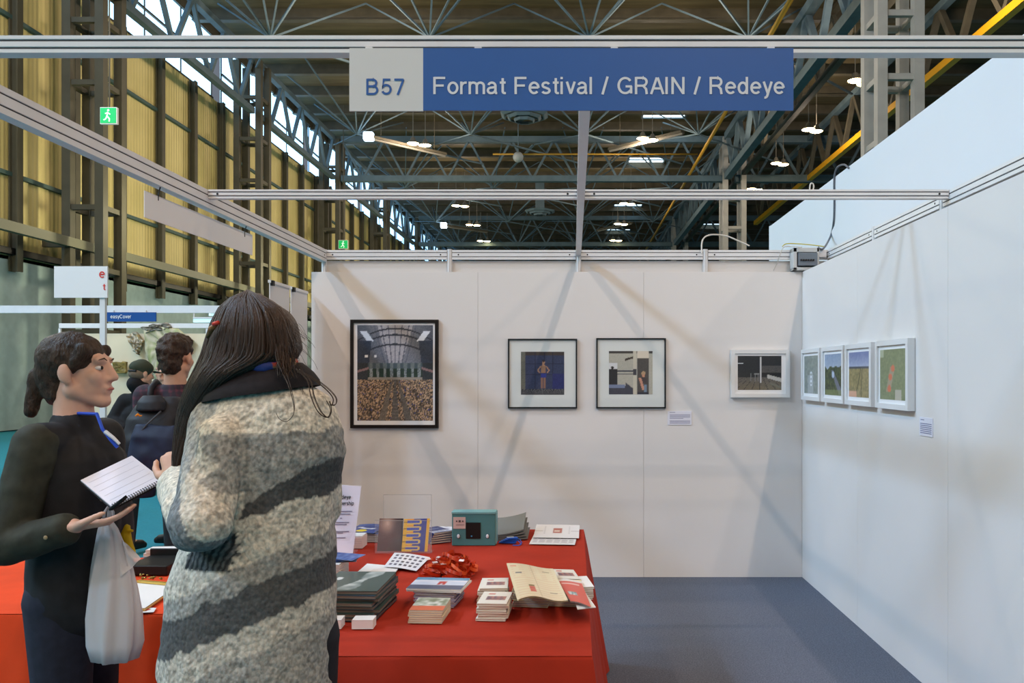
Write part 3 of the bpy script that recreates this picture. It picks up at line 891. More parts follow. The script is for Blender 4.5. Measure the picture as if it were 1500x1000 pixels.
# skylights
M_SKYL = mat('daylit_skylight', (230,244,252), 0.4, emit=5.5, ecol=(205,232,252))
sk = [(975,162,), (948,231), (920,300), (1044,330), (905,338)]
for px, py in sk:
    zz = 15.62; Y = F*zz/(VY-py); x = (px-VX)/F*Y
    o = thing('window_%d' % n, (x, Y, EYE+15.62), None, None, None, 'structure'); n += 1
    MB().box((x, Y, EYE+15.66), (2.6, 2.6, 0.06)).build('glazing', M_SKYL, o)
    m = MB()
    for q in (-0.5, -0.17, 0.17, 0.5): m.box((x, Y+q*2.6, EYE+15.6), (2.7, 0.08, 0.08))
    for q in (-0.5, 0.5): m.box((x+q*2.6, Y, EYE+15.6), (0.1, 2.7, 0.1))
    m.build('window_frame', M_STEEL, o)

# high bay lamps: a row of lit fixtures, all of them the same kind
M_LAMP = mat('lamp_glow', (255,232,190), 0.4, emit=60, ecol=(255,222,160))
M_LAMPB = mat('lamp_glow_cool', (225,240,255), 0.4, emit=22, ecol=(215,235,255))
M_REFL = mat('lamp_reflector', (120,118,108), 0.4)
def lamp_proto():
    root = thing('high_bay_lamp', (0,0,0), 'x', 'lamp', 'lit high bay lamps under the hall roof')
    m = MB(); seg = 20; rings = []
    for r, z in ((0.07,0.34),(0.12,0.28),(0.13,0.2),(0.26,0.08),(0.33,0.0),(0.32,0.0),(0.25,0.085),(0.12,0.19)):
        rings.append([(r*math.cos(2*math.pi*k/seg), r*math.sin(2*math.pi*k/seg), z) for k in range(seg)])
    m.loft(rings, cap=True); m.build('reflector', M_REFL, root, smooth=True)
    MB().ell((0,0,0.03), (0.29,0.29,0.09), 18, 8).build('bulb', M_LAMP, root, smooth=True)
    MB().cyl((0,0,0.33), (0,0,2.6), 0.02, seg=6).build('rod', M_REFL, root)
    return root
lp = lamp_proto(); first = True
rows = [(-8.4, [41.7, 57, 64.3, 72], 'left'), (3.55, [40.8, 56.3, 63.9, 71.7], 'middle'), (11.6, [32.8, 39.3, 45.6, 51.9], 'right')]
for x, ys_, nm in rows:
    for i, y in enumerate(ys_):
        lab = 'lit high bay lamp in the %s row, %s nearest the camera' % (nm, ordn[i])
        z = EYE+12.1
        if first: lp.location = (x, y, z); lp['label'] = lab; first = False; o = lp
        else: o = dup(lp, (x, y, z), lab)
        # each fixture has a pair of bulbs
        c = dup(lp, (x+0.55, y+0.5, z+0.05), lab.replace('lit high bay lamp', 'second lit bulb housing of the lamp'))

def light(name, loc, energy, col, r):
    l = bpy.data.lights.new(name, 'POINT'); l.energy = energy; l.color = col; l.shadow_soft_size = r
    o = bpy.data.objects.new(name, l); COL.objects.link(o); o.location = loc; return o
WARM = (1.0, 0.77, 0.60); COOL = (0.42, 0.66, 1.0)
# lamps over and behind the stand, same rows carried on towards and past the camera
KE = 1.08
for y in (-27, -20, -14, -8.5, -3.5, 1.0): 
    light('lamp_or_fill_light', (3.85, y, EYE+12.1), 1150*KE, WARM, 0.09)
    light('lamp_or_fill_light', (11.6, y, EYE+12.1), 480*KE, WARM, 0.12)
    light('lamp_or_fill_light', (-8.3, y, EYE+12.1), 980*KE, WARM, 0.09)
for y in (-9.5, -17): light('lamp_or_fill_light', (5.2, y, EYE+12.1), 1100*KE, WARM, 0.12)
for y in (-8, 0, 7): light('window_daylight', (-14.5, y, EYE+12.6), 7200*KE, COOL, 0.9)
for x, y in ((-8.4, 9.5), (3.85, 9.5), (-8.4, 18), (3.85, 18), (-8.4, 30), (3.85, 30), (11.6, 26), (-8.4,42.7), (3.6,42.7), (-8.4, 58), (3.6, 58), (11.6,40)):
    light('lamp_or_fill_light', (x, y, EYE+12.0), 1200*KE, WARM, 0.25)
# added fill lights without fixtures, brightening the lower yellow wall
for y in (14, 26, 38, 50, 62, 76):
    light('lamp_or_fill_light', (-12.2, y, EYE+5.0), 950, (1.0, 0.9, 0.6), 0.3)
# linear heaters hung from the roof
def heater(p0, p1, lit, label):
    p0, p1 = Vector(p0), Vector(p1)
    root = thing('linear_heater', (p0+p1)/2, label, 'heater', 'linear roof heaters')
    MB().bar(p0, p1, 0.34, 0.12).build('hood', M_STEELD, root)
    MB().bar(p0-Vector((0,0,.1)), p1-Vector((0,0,.1)), 0.1, 0.08).build('tube', M_REFL, root)
    m = MB()
    for t in (0.15, 0.85):
        c = p0.lerp(p1, t); m.cyl(c, c+Vector((0,0,2.8)), 0.015, seg=6)
    m.build('hanger', M_STEELD, root)
    if lit: MB().box(p0, (0.5, 0.35, 0.42)).build('burner_window', M_LAMPB, root, bevel=0.04)
def hp(px, py, h): Y = F*h/(VY-py); return Vector(((px-VX)/F*Y, Y, EYE+h))
heater(hp(540,200,12.6), hp(652,226,12.6), True, 'dark linear heater with a bright white end, left of the hall centre, nearer one')
heater(hp(893,219,12.6), hp(1000,193,12.6), False, 'dark linear heater slanting in front of the second skylight')
heater(hp(650,330,12.6), hp(714,339,12.6), True, 'dark linear heater with bright end far down the hall on the left')
heater(hp(876,337,12.6), hp(925,326,12.6), False, 'dark linear heater far down the hall right of the centre')
# octagonal air diffusers
def diffuser(c, r, label, mm):
    root = thing('air_diffuser', c, label, 'air diffuser', 'octagonal air diffusers')
    for k, (rr, z) in enumerate(((r, 0), (r*0.72, -0.12), (r*0.44, -0.24))):
        m = MB(); seg = 8
        rg = []
        for q, zz in ((rr, 0), (rr*0.86, -0.12), (rr*0.80, -0.12), (rr*0.92, 0.02)):
            rg.append([c+Vector((q*math.cos(2*math.pi*(i+.5)/seg), q*math.sin(2*math.pi*(i+.5)/seg), z+zz)) for i in range(seg)])
        m.loft(rg+[rg[0]], cap=False); m.build('vane_ring', mm, root)
    m = MB()
    for i in range(4):
        a = i*math.pi/2+0.4; m.bar(c+Vector((math.cos(a)*r*0.9, math.sin(a)*r*0.9, 0)), c+Vector((0,0,-0.2)), 0.1, 0.1)
    m.bar(c, c+Vector((0,0,2.2)), 0.7, 0.7); m.build('duct', mm, root)
diffuser(hp(768,168,12.9), 1.25, 'octagonal air diffuser hanging just below the blue name board', M_STEEL)
diffuser(hp(791,309,12.9), 1.25, 'octagonal air diffuser far down the hall below the crossbeam', M_STEEL)
c = hp(759,230,12.4)
t = thing('globe_fitting', c, 'round grey globe fitting hanging left of the central beam', 'light fitting')
MB().ell(c, 0.3, 20, 12).build('globe', mat('globe_grey', (150,158,156), 0.4), t, smooth=True)
MB().cyl(c, c+Vector((0,0,2.8)), 0.03, seg=6).build('rod', M_STEEL, t)
# exit signs
M_GREEN = mat('exit_green', (30,170,96), 0.5, emit=0.9, ecol=(20,190,90))
def exit_sign(c, w, h, label):
    t = thing('exit_sign', c, label, 'exit sign', 'green exit signs')
    c = Vector(c); MB().box(c, (w, 0.08, h)).build('housing', M_WHITEP, t)
    MB().box(c-Vector((0,0.05,0)), (w*0.92, 0.02, h*0.9)).build('face', M_GREEN, t)
    m = MB(); s = h/1.0; y = c.y-0.065
    def q(a, b, w_): m.bar((c.x+a[0]*s, y, c.z+a[1]*s), (c.x+b[0]*s, y, c.z+b[1]*s), 0.01, w_*s, up=(0,0,1))
    m.ell((c.x+0.02*s, y, c.z+0.3*s), (0.07*s, 0.01, 0.07*s), 10, 6)
    for a, b_ in (((0,0.2),(-0.05,-0.05)), ((0,0.15),(0.15,0.05)), ((0,0.15),(-0.16,0.1)), ((-0.05,-0.05),(0.1,-0.2)), ((0.1,-0.2),(0.08,-0.38)), ((-0.05,-0.05),(-0.12,-0.22)), ((-0.12,-0.22),(-0.25,-0.28))):
        dx, dz = b_[0]-a[0], b_[1]-a[1]; L = math.hypot(dx, dz); nx, nz = -dz/L*0.035*s, dx/L*0.035*s
        A = Vector((c.x+a[0]*s, y, c.z+a[1]*s)); B = Vector((c.x+b_[0]*s, y, c.z+b_[1]*s)); N = Vector((nx, 0, nz))
        m.slab(A-N, B-N, B+N, A+N, (0, 0.008, 0))
    m.build('running_figure', mat('exit_white', (235,250,240), 0.5, emit=0.9, ecol=(230,255,240)), t)
    return t
exit_sign((-11.65, 20.0, P(155,170,20.0).z), 0.42, 0.42, 'green exit sign with running figure at the upper left edge')
exit_sign((P(503,358,46).x, 46, P(503,358,46).z), 0.55, 0.5, 'small distant green exit sign above the left end of the back wall')
for (x, y, z) in ((-11.65, 20.0, P(155,170,20.0).z), (P(503,358,46).x, 46, P(503,358,46).z)):
    o = MB().cyl((x, y, z+0.2), (x, y, EYE+15.6), 0.02, seg=6).build('hanging_rod', M_STEELD); tag(o, 'thin rod holding the %s green exit sign' % ('nearer' if y < 30 else 'distant'), 'rod')

# ------------------------------------------------------------------ the stand across the aisle
EY = 13.0
def ex(px): return (px-VX)/F*EY
def ez(py): return EYE-(py-VY)/F*EY
st = thing('exhibition_stand', (-8, EY+1.5, 0), 'cream walled exhibition stand across the aisle under a white frame', 'stand')
M_CREAM = mat('cream_fabric_wall', (220,206,176), 0.85, var=0.05, vscale=2)
MB().box(((ex(-60)+ex(330))/2, EY+2.6, 1.2), (ex(330)-ex(-60), 0.04, 2.4)).build('wall_panel', M_CREAM, st)
for px in (-60, 198, 330): MB().box((ex(px), EY+2.56, 1.25), (0.04, 0.04, 2.5)).build('upright', M_ALU, st)
MB().box(((ex(-60)+ex(330))/2, EY, ez(453)), (ex(330)-ex(-60), 0.06, 0.12)).build('front_beam', M_ALU, st)
MB().box(((ex(-60)+ex(330))/2, EY+2.55, 2.55), (ex(330)-ex(-60), 0.05, 0.09)).build('rear_beam', M_ALU, st)
for px in (-60, 152.0, 330): MB().box((ex(px), EY, ez(453)/2), (0.06, 0.06, ez(453))).build('front_post', M_ALU, st)
for i, (a, bb) in enumerate((((258,456), (305,461)), ((233,467), (306,467)))):
    A = Vector((ex(a[0]), EY+1.2, ez(a[1])+0.05)); B = Vector((ex(a[0])+ (0.9 if i else 0.85), EY+(1.2 if i else 2.2), ez(bb[1])+0.05))
    t = thing('tube_light', (A+B)/2, ('pale blue tube light slanting inside the cream stand', 'pale blue level tube light beside the blue stand sign')[i], 'light', 'tube lights in the cream stand')
    MB().bar(A, B, 0.07, 0.06).build('tube', mat('tube_glow', (205,240,245), 0.4, emit=1.1, ecol=(190,240,250)), t)
    MB().bar(A+Vector((0,0,.05)), B+Vector((0,0,.05)), 0.09, 0.03).build('housing', M_PANEL, t)
    m = MB(); 
    for q in (A, B): m.cyl(q+Vector((0,0,.05)), (q.x, q.y, 2.75), 0.01, seg=6)
    m.build('hanger', M_ALU, t)
es = thing('stand_sign', (ex(193), EY-0.05, ez(471)), 'dark blue fascia sign lettered easyCover on the cream stand', 'sign')
MB().box(((ex(154)+ex(232))/2, EY-0.065, ez(464.5)), (ex(232)-ex(154), 0.02, ez(458)-ez(471.5))).build('panel', mat('stand_sign_blue', (26,76,140), 0.4), es)
text('easyCover', ex(166), ex(196), ez(466.6), 0.062, EY-0.0755, M_WHITEP, es, 'lettering', depth=0.004)
m = MB()
for px in (168, 215): m.box((ex(px), EY-0.045, ez(457)), (0.03, 0.02, 0.06))
m.build('clip', M_ALU, es)
# camouflage hangings
def rag(name, label, pts, cols, seed, th=0.03, cat='hanging'):
    rnd = random.Random(seed)
    y = EY+2.5
    k = (EY+2.5)/F
    m = MB(); c0 = []
    cx = sum(p[0] for p in pts)/len(pts); cy = sum(p[1] for p in pts)/len(pts)
    ring = []
    for i, p in enumerate(pts):
        q = pts[(i+1) % len(pts)]
        for s in range(5):
            t = s/5; ring.append((p[0]*(1-t)+q[0]*t+rnd.uniform(-1,1), p[1]*(1-t)+q[1]*t+rnd.uniform(-1,1)))
    N = len(ring); vs = []; m.c = []
    for j in range(7):
        f = j/6
        for (px, py) in ring:
            X = ((cx+(px-cx)*(1-f))-VX)*k; Z = EYE-((cy+(py-cy)*(1-f))-VY)*k
            vs.append((X, y-0.02-th*rnd.random(), Z)); m.c.append(rnd.choice(cols))
    fs = [(j*N+i, j*N+(i+1) % N, (j+1)*N+(i+1) % N, (j+1)*N+i) for j in range(6) for i in range(N)]
    o2 = len(vs)
    vs += [(v[0], y+0.01, v[2]) for v in vs[:N]]; m.c += [cols[0]]*N
    fs += [(i, o2+i, o2+(i+1) % N, (i+1) % N) for i in range(N)]
    m.add(vs, fs)
    o = m.build(name, M_MATTEPRINT, smooth=True); tag(o, label, cat); return o
BR = [(120,100,40), (98,84,36), (142,118,50)]
rag('fabric_swatch', 'square olive brown fabric swatch on the cream stand wall', [(166,530),(186,530),(186,547),(166,547)], BR, 1, cat='fabric')
rag('camouflage_net', 'green and brown camouflage net draped on the cream stand wall', [(212,482),(232,478),(262,482),(285,500),(260,545),(228,560),(216,520)], [(186,180,140),(160,164,110),(206,194,164),(140,140,96),(196,186,160)], 2, 0.05, cat='net')
rag('dried_branch', 'brown twiggy ornament on the cream stand wall below the sign', [(188,492),(200,486),(212,500),(206,512),(204,520),(196,512)], [(120,112,92),(150,120,60),(205,195,170)], 3, 0.08, cat='ornament')
rag('dried_branch', 'dark twiggy ornament at the top of the green net', [(208,480),(224,476),(246,472),(252,480),(236,484),(214,488)], [(120,116,104),(170,164,150),(90,86,74)], 4, 0.08, cat='ornament')
o = MB().tube([(ex(238), EY+2.3, ez(483)), (ex(262), EY+2.3, ez(485)), (ex(285), EY+2.3, ez(487)), (ex(315), EY+2.3, ez(492))], [0.03,0.045,0.04,0.03], 8).build('camouflage_pole', mat('pole_brown', (122,96,60), 0.7, var=0.4, vscale=6), smooth=True)
tag(o, 'brown camouflaged pole lying across the top of the green net', 'pole')
t = thing('display_counter', (-6.3, 10.6, 0), 'dark grey boxy counter behind the man in the cap', 'counter')
a = P(152,612,10.6); b_ = P(200,650,10.6)
MB().box(((a.x+b_.x)/2, 10.8, a.z/2), (b_.x-a.x, 0.5, a.z)).build('body', mat('counter_grey', (84,82,84), 0.6), t, bevel=0.01)
MB().box(((a.x+b_.x)/2, 10.8, a.z+0.015), (b_.x-a.x+0.06, 0.56, 0.03)).build('top', mat('counter_top_grey', (120,118,122), 0.5), t)
# white pillar banner at left edge with red letters
t = thing('banner_stand', P(154,700,9.0).xy.to_3d(), 'white banner stand with red lettering at the left edge of the aisle', 'banner')
a = P(80,390,9.0); b_ = P(158,436,9.0)
MB().box(((a.x+b_.x)/2, 9.0, (a.z+b_.z)/2), (b_.x-a.x, 0.02, a.z-b_.z)).build('panel', M_WHITEP, t)
text('e', P(151,1,9).x-0.035, P(156,1,9).x-0.01, P(1,407,9).z, 0.1, 8.985, mat('red_lettering', (214,60,50), 0.5), t)
text('t', P(152.5,1,9).x-0.005, P(156.5,1,9).x-0.005, P(1,425,9).z, 0.075, 8.985, MATS['red_lettering'], t)
MB().box((P(149,1,9).x, 9.03, a.z/2), (0.06, 0.04, a.z)).build('pole', M_ALU, t)
MB().box((P(149,1,9).x, 9.03, 0.03), (0.5, 0.4, 0.06)).build('base', M_ALU, t)
# ================================================================== PEOPLE
M_SKIN = mat('skin', (204,158,132), 0.5, var=0.05, vscale=30)
M_SKIN2 = mat('skin_light', (212,168,146), 0.5, var=0.05, vscale=30)
M_EYEW = mat('eye_white', (225,222,218), 0.3); M_EYEB = mat('eye_dark', (40,30,24), 0.2)
M_LIP = mat('lip', (176,104,96), 0.5)
M_HAIRB = mat('short_brown_hair', (58,42,30), 0.55, var=0.4, vscale=60, bump=0.8, bscale=160, stretch=(1,1,0.35))
M_HAIRD = mat('long_dark_hair', (56,37,24), 0.55, var=0.45, vscale=45, bump=0.5, bscale=120, stretch=(3,3,0.2), spec=0.45)
M_SHOE = mat('dark_shoe', (26,24,24), 0.5)

class Frame:
    """local frame: x to the person's right, y forward, z up"""
    def __init__(s, o, yaw, pitch=0.0, roll=0.0):
        s.o = Vector(o); s.r = Matrix.Rotation(yaw, 3, 'Z') @ Matrix.Rotation(pitch, 3, 'X') @ Matrix.Rotation(roll, 3, 'Y')
    def __call__(s, x, y, z): return s.o + s.r @ Vector((x, y, z))

def head_prims(m, h, neck_to):
    E = lambda c, r: m.ell(h(*c), r, 20, 14, rot=h.r)
    C = lambda a, ra, b_, rb: m.cone(h(*a), ra, h(*b_), rb, 14)
    E((0,-.015,.032), (.074,.092,.082)); E((0,.03,-.03), (.058,.058,.082))
    C((-.042,0,-.058), .03, (-.006,.062,-.098), .022); C((.042,0,-.058), .03, (.006,.062,-.098), .022)
    C((0,.083,.018), .0095, (0,.103,-.026), .0125)
    C((-.011,.09,-.032), .0085, (.011,.09,-.032), .0085)
    C((-.036,.072,.030), .013, (.036,.072,.030), .013)
    C((-.036,.058,-.022), .024, (-.02,.055,-.05), .024); C((.036,.058,-.022), .024, (.02,.055,-.05), .024)
    C((-.017,.082,-.058), .0085, (.017,.082,-.058), .0085); C((-.014,.080,-.070), .0085, (.014,.080,-.070), .0085)
    C((0,.07,-.092), .018, (0,.072,-.100), .017)
    for s in (-1, 1):
        E((s*.077,-.008,-.008), (.010,.020,.031)); E((s*.072,-.002,-.03), (.010,.014,.014))
    m.cone(h(0,-.022,-.05), .052, neck_to, .058, 18)
def face_bits(h, root, brow=M_HAIRB):
    for s in (-1, 1):
        MB().ell(h(s*.0305,.0805,.005), (.0062,.0042,.0060), 12, 8, rot=h.r).build('iris', [M_EYEB], root, smooth=True)
        MB().ell(h(s*.031,.0712,.005), (.0118,.0105,.0072), 16, 10, rot=h.r).build('eye', [M_EYEW], root, smooth=True)
        MB().tube([h(s*.014,.089,.028), h(s*.03,.089,.034), h(s*.046,.079,.029)], [.0012,.0024,.001], 6).build('eyebrow', brow, root)
    MB().tube([h(-.02,.086,-.064), h(-.008,.092,-.061), h(0,.0925,-.062), h(.008,.092,-.061), h(.02,.086,-.064)], [.001,.0045,.004,.0045,.001], 8).build('lips', M_LIP, root, smooth=True)
def hand_prims(m, w, d, n, side, curl=0.5, s=1.0, spread=0.0, thumb=0.5):
    """w wrist, d direction of the fingers, n palm normal, side +1 when the thumb leaves on cross(d,n)"""
    w = Vector(w); d = Vector(d).normalized(); n = Vector(n); n = (n-d*n.dot(d)).normalized()
    x = d.cross(n)*side
    for i, (off, L) in enumerate(((.028, .040), (.010, .045), (-.009, .041), (-.027, .033))):
        k = w+d*.082*s+x*off*s
        m.cone(w+x*off*.6*s, .014*s, k, .0115*s, 10)
        a = curl*0.7+0.05*i; p = k; dd = (d+x*spread*off*8).normalized()
        q = p
        for j, seg in enumerate((L, L*.62, L*.45)):
            ang = a+curl*0.75*j
            v = dd*math.cos(ang)+n*math.sin(ang)
            q2 = q+v*seg*s; m.cone(q, (.0095-.001*j)*s, q2, (.0085-.001*j)*s, 10); q = q2
    b0 = w+d*.018*s+x*.018*s; b1 = b0+(d*.6+x*.75+n*.35*thumb).normalized()*.042*s
    b2 = b1+(d*.85+x*.3+n*.5*thumb).normalized()*.034*s; b3 = b2+(d*.9+n*.6*thumb).normalized()*.026*s
    m.cone(b0, .015*s, b1, .0115*s, 10); m.cone(b1, .011*s, b2, .0095*s, 10); m.cone(b2, .0095*s, b3, .0078*s, 10)

def limb(m, a, b, c, r):
    m.cone(a, r[0], b, r[1], 16); m.cone(b, r[1], c, r[2], 16)

def person(label, f, hf, J, clothes, skin=M_SKIN, group=None, hands=None, sc=1.0, face=True, voxel=0.0065):
    """f body frame at the floor between the feet, hf head frame, J joints in world coordinates"""
    root = thing('person', f.o, label, 'person', group)
    m = MB()
    head_prims(m, hf, J['neck'])
    m.cone(J['neck'], .062, J['chest'], .10, 16)
    m.cone(J['shL'], .052, J['shR'], .052, 16)
    m.cone(J['chest'], .115, J['belly'], .105, 18); m.cone(J['belly'], .105, J['pelvis'], .12, 18)
    for s in 'LR':
        limb(m, J['sh'+s], J['el'+s], J['wr'+s], (.045, .036, .026))
        limb(m, J['hip'+s], J['kn'+s], J['an'+s], (.080, .055, .040))
        m.cone(J['pelvis'], .09, J['hip'+s], .085, 14)
        m.cone(J['an'+s], .04, J['toe'+s], .028, 12)
        h = hands[s]; hand_prims(m, J['wr'+s], h[0], h[1], h[2], h[3])
    blob('body', m, voxel, 2, skin, root)
    if face: face_bits(hf, root)
    return root

def joints(f, s=1.0, lean=0.0, **over):
    J = dict(neck=(0,-.01,1.46), chest=(0,0,1.30), belly=(0,.0,1.10), pelvis=(0,-.005,.96), shL=(-.17,0,1.41), shR=(.17,0,1.41),
             elL=(-.22,-.03,1.13), elR=(.22,-.03,1.13), wrL=(-.23,.05,.90), wrR=(.23,.05,.90),
             hipL=(-.09,0,.92), hipR=(.09,0,.92), knL=(-.10,.015,.50), knR=(.10,.015,.50), anL=(-.10,-.03,.09), anR=(.10,-.03,.09),
             toeL=(-.12,.12,.045), toeR=(.12,.12,.045))
    out = {}
    for k, v in J.items(): out[k] = f(v[0]*s, v[1]*s, v[2]*s)
    for k, v in over.items(): out[k] = Vector(v)
    return out
def torso_cloth(m, J, f, r=(.145,.135,.135), hem=.88, wide=.062, sh=.066):
    for s in (-1, 1):
        q = f.r @ Vector((s*wide, 0, 0))
        m.cone(J['chest']+q, r[0]*.86, J['belly']+q, r[1]*.9, 18)
        m.cone(J['belly']+q, r[1]*.9, (J['pelvis']+q)+Vector((0,0,hem-.96)), r[2]*.92, 18)
    m.cone(J['shL'], sh, J['shR'], sh, 16)
    m.cone(J['neck']-Vector((0,0,.02)), .072, J['chest'], .13, 16)
def sleeve(m, J, s, r=(.066,.055,.046), t=0.93):
    limb(m, J['sh'+s], J['el'+s], J['el'+s].lerp(J['wr'+s], t), r)
def trousers(J, root, mm, r=(.098,.070,.058), hem=0.06):
    m = MB()
    m.cone(J['pelvis'], .128, J['pelvis']-Vector((0,0,.04)), .125, 18)
    for s in 'LR':
        m.cone(J['pelvis'], .11, J['hip'+s], .1, 16)
        limb(m, J['hip'+s], J['kn'+s], J['an'+s]+Vector((0,0,.01)), r)
    return blob('trousers', m, .010, 3, mm, root)
def shoes(J, root, f, mm=M_SHOE):
    for s in 'LR':
        m = MB(); a = J['an'+s]; t = J['toe'+s]
        m.cone(a-Vector((0,0,.02)), .045, t, .038, 14); m.cone(a+Vector((0,0,-.04)), .042, t+(t-a).normalized()*.03-Vector((0,0,.008)), .034, 14)
        m.cone(a, .047, a+Vector((0,0,.03)), .046, 14)
        def flat(co_, n): return 0
        o = blob('shoe', m, .007, 2, mm, root)
        off = wloc(o)
        for v in o.data.vertices:
            if v.co.z+off.z < 0.004: v.co.z = 0.004-off.z
        o.data.update()

# ------------------------------------------------------------------ the woman in the knitted cardigan (foreground, back turned)
WYD = 1.92
wf = Frame((-.765, WYD+.02, 0), R(22))
hc = P(366, 506, 1.975)                      # centre of the head
hfr = Frame(hc, R(38), R(-4))
J = joints(wf, 1.02,
    neck=P(385, 575, 1.93), chest=P(392, 660, 1.95), belly=P(385, 780, 1.97), pelvis=P(375, 905, 1.97),
    shL=P(318, 612, 1.92), shR=P(452, 608, 1.96), elL=P(297, 764, 1.76), wrL=P(262, 706, 2.02),
    elR=P(468, 745, 2.02), wrR=P(415, 752, 2.22))
handsW = {'L': ((-.35, .45, .75), (.2, .5, -.6), 1, 1.15), 'R': ((-.6, .5, .25), (0, .3, -1), 1, .8)}
woman = person('woman seen from behind with long dark hair and a chunky grey striped cardigan', wf, hfr, J, None, M_SKIN, hands=handsW, face=True, voxel=.0055)
trousers(J, woman, mat('dark_trousers', (30,30,36), 0.8, var=0.2, vscale=30)); shoes(J, woman, wf)

def ring(xl, xr, py, Y, dep, seg=40, back=1.0, sq=2.3, tilt=0.0):
    a = P(xl, py, Y); b_ = P(xr, py, Y); c = (a+b_)/2; hw = (b_.x-a.x)/2
    out = []
    for k in range(seg):
        t = 2*math.pi*k/seg; ct, st = math.cos(t), math.sin(t)
        out.append(Vector((c.x+hw*abs(ct)**(2/sq)*(1 if ct >= 0 else -1), c.y+dep*abs(st)**(2/sq)*(1 if st >= 0 else -1), c.z+tilt*ct)))
    return out
m = MB()
rg = [ring(350, 430, 566, 1.94, .055), ring(318, 458, 574, 1.94, .092, tilt=.014), ring(300, 480, 586, 1.95, .11, tilt=.010), ring(290, 490, 604, 1.95, .122), ring(288, 497, 630, 1.95, .130), ring(292, 501, 665, 1.95, .135),
      ring(295, 492, 710, 1.96, .137), ring(290, 486, 760, 1.96, .142), ring(272, 488, 800, 1.96, .150), ring(252, 487, 850, 1.96, .158),
      ring(248, 487, 905, 1.96, .162), ring(246, 488, 970, 1.96, .165), ring(247, 488, 1060, 1.96, .165), ring(252, 484, 1068, 1.96, .155)]
m.loft(rg[::-1])
S_, E_, W_ = J['shL'], J['elL'], J['wrL']
m.cone(S_+Vector((0,0,-.01)), .066, E_, .066, 18)
m.cone(E_, .068, E_.lerp(W_, .86), .056, 18)
m.cone(P(326,640,1.84), .058, P(314,740,1.79), .052, 16)
m.cone(P(266,740,1.82), .042, P(282,782,1.78), .04, 14)
m.cone(J['shR']+Vector((0.012,0,-.015)), .058, J['elR'], .055, 18); m.cone(J['elR'], .055, J['elR'].lerp(J['wrR'], .8), .05, 16)
def knit_disp(p, n):
    a = vnoise(p.x*42, p.y*42, p.z*42)-0.5
    b_ = vnoise(p.x*9, p.y*9, p.z*9)-0.5
    return 0.005*a+0.010*b_
def segd(p, a, b):
    d = b-a; t = max(0, min(1, (p-a).dot(d)/d.dot(d))); return (p-a-d*t).length
def seg(x, a, b): return a[1]+(b[1]-a[1])*(x-a[0])/(b[0]-a[0])
def knit_col(p, n):
    x = VX+(p.x)*F/1.84; y = VY+(EYE-p.z)*F/1.84
    w1 = (vnoise(p.x*30, p.z*30, p.y*14)-0.5)
    yy = y+w1*16
    cream, lt, midg, dk = (222,212,194), (196,188,174), (132,132,130), (62,61,61)
    x += (vnoise(p.x*26+9, p.z*26, p.y*20)-0.5)*16
    n1 = vnoise(p.x*70, p.z*70, p.y*70)
    n2 = vnoise(p.x*160, p.z*160, p.y*160)
    dA = min(segd(p, S_, E_), segd(p, E_, W_))
    left = dA < .080 and y < 830
    if left: x = VX+p.x*F/1.74; y = VY+(EYE-p.z)*F/1.74; yy = y+w1*16
    c = cream
    if not left:
        u1 = seg(x, (345, 742), (500, 662)); l1 = seg(x, (345, 768), (500, 706)) + (6 if x > 440 else 0)
        u0 = seg(x, (345, 640), (500, 632))
        u2 = seg(x, (250, 880), (495, 772)); m2 = seg(x, (250, 905), (495, 806)); l2 = seg(x, (250, 960), (495, 862))
        if yy < u0-4: c = cream
        elif yy < u1: c = mix(midg, lt, 0.05+n1*0.55)
        elif yy < l1: c = mix(dk, midg, n2*.7-.1)
        elif yy < u2: c = mix(cream, lt, 0.5+0.8*(n1-.4))
        elif yy < m2: c = mix(lt, midg, 0.6)
        elif yy < l2: c = mix(dk, midg, n2*.8-.05)
        elif yy < l2+40: c = lt
        else: c = mix(lt, midg, .5)
        if 268 < x < 352+4*math.sin(y*.5) and 778 < y < 832 and y > seg(x, (268, 812), (352, 770)):
            rib = (x*0.9+y*0.35) % 9
            c = (34,35,37) if rib < 4.6 else (92,93,92)
    else:
        c = mix(cream, lt, n1*.8)
        if x < seg(y, (600, 286), (700, 266)) and y < 710: c = mix((150,154,156), lt, n1)
        elif yy > seg(x, (250, 735), (345, 655)) and y < seg(x, (268, 700), (345, 735)): c = mix(midg, lt, .3+.4*n1)
        if y > 700 and x < seg(y, (700, 250), (800, 300)): c = mix((118,121,124), midg, n1)
        if x < 242 and y > 690: c = cream
        if yy > seg(x, (250, 775), (345, 800)): c = mix((104,106,108), midg, n1)
    c = mix(c, tuple(v*0.55 for v in c), max(0, n2-.45)*1.5)
    c = mix(c, tuple(min(255, v*1.12) for v in c), max(0, n1-.5))
    return c
M_KNIT = vmat('chunky_knit_wool', 0.95, noise=0.30, nscale=120, bump=0.28, bscale=105, vor=True, stretch=(1,1,0.8))
blob('cardigan', m, .0058, 4, M_KNIT, woman, colfn=knit_col, disp=knit_disp)
# rolled cuff
m = MB()
cc = E_.lerp(W_, .80); dv = (W_-E_).normalized()
for k in range(3): m.cone(cc+dv*(.012*k)-Vector((.0,0,0)), .0585-.002*k, cc+dv*(.012*k+.008), .0585-.002*k, 18)
blob('cuff', m, .006, 2, M_KNIT, woman, colfn=lambda p, n: (204,198,182), disp=lambda p, n: .006*(vnoise(p.x*60, p.y*60, p.z*60)-.5))
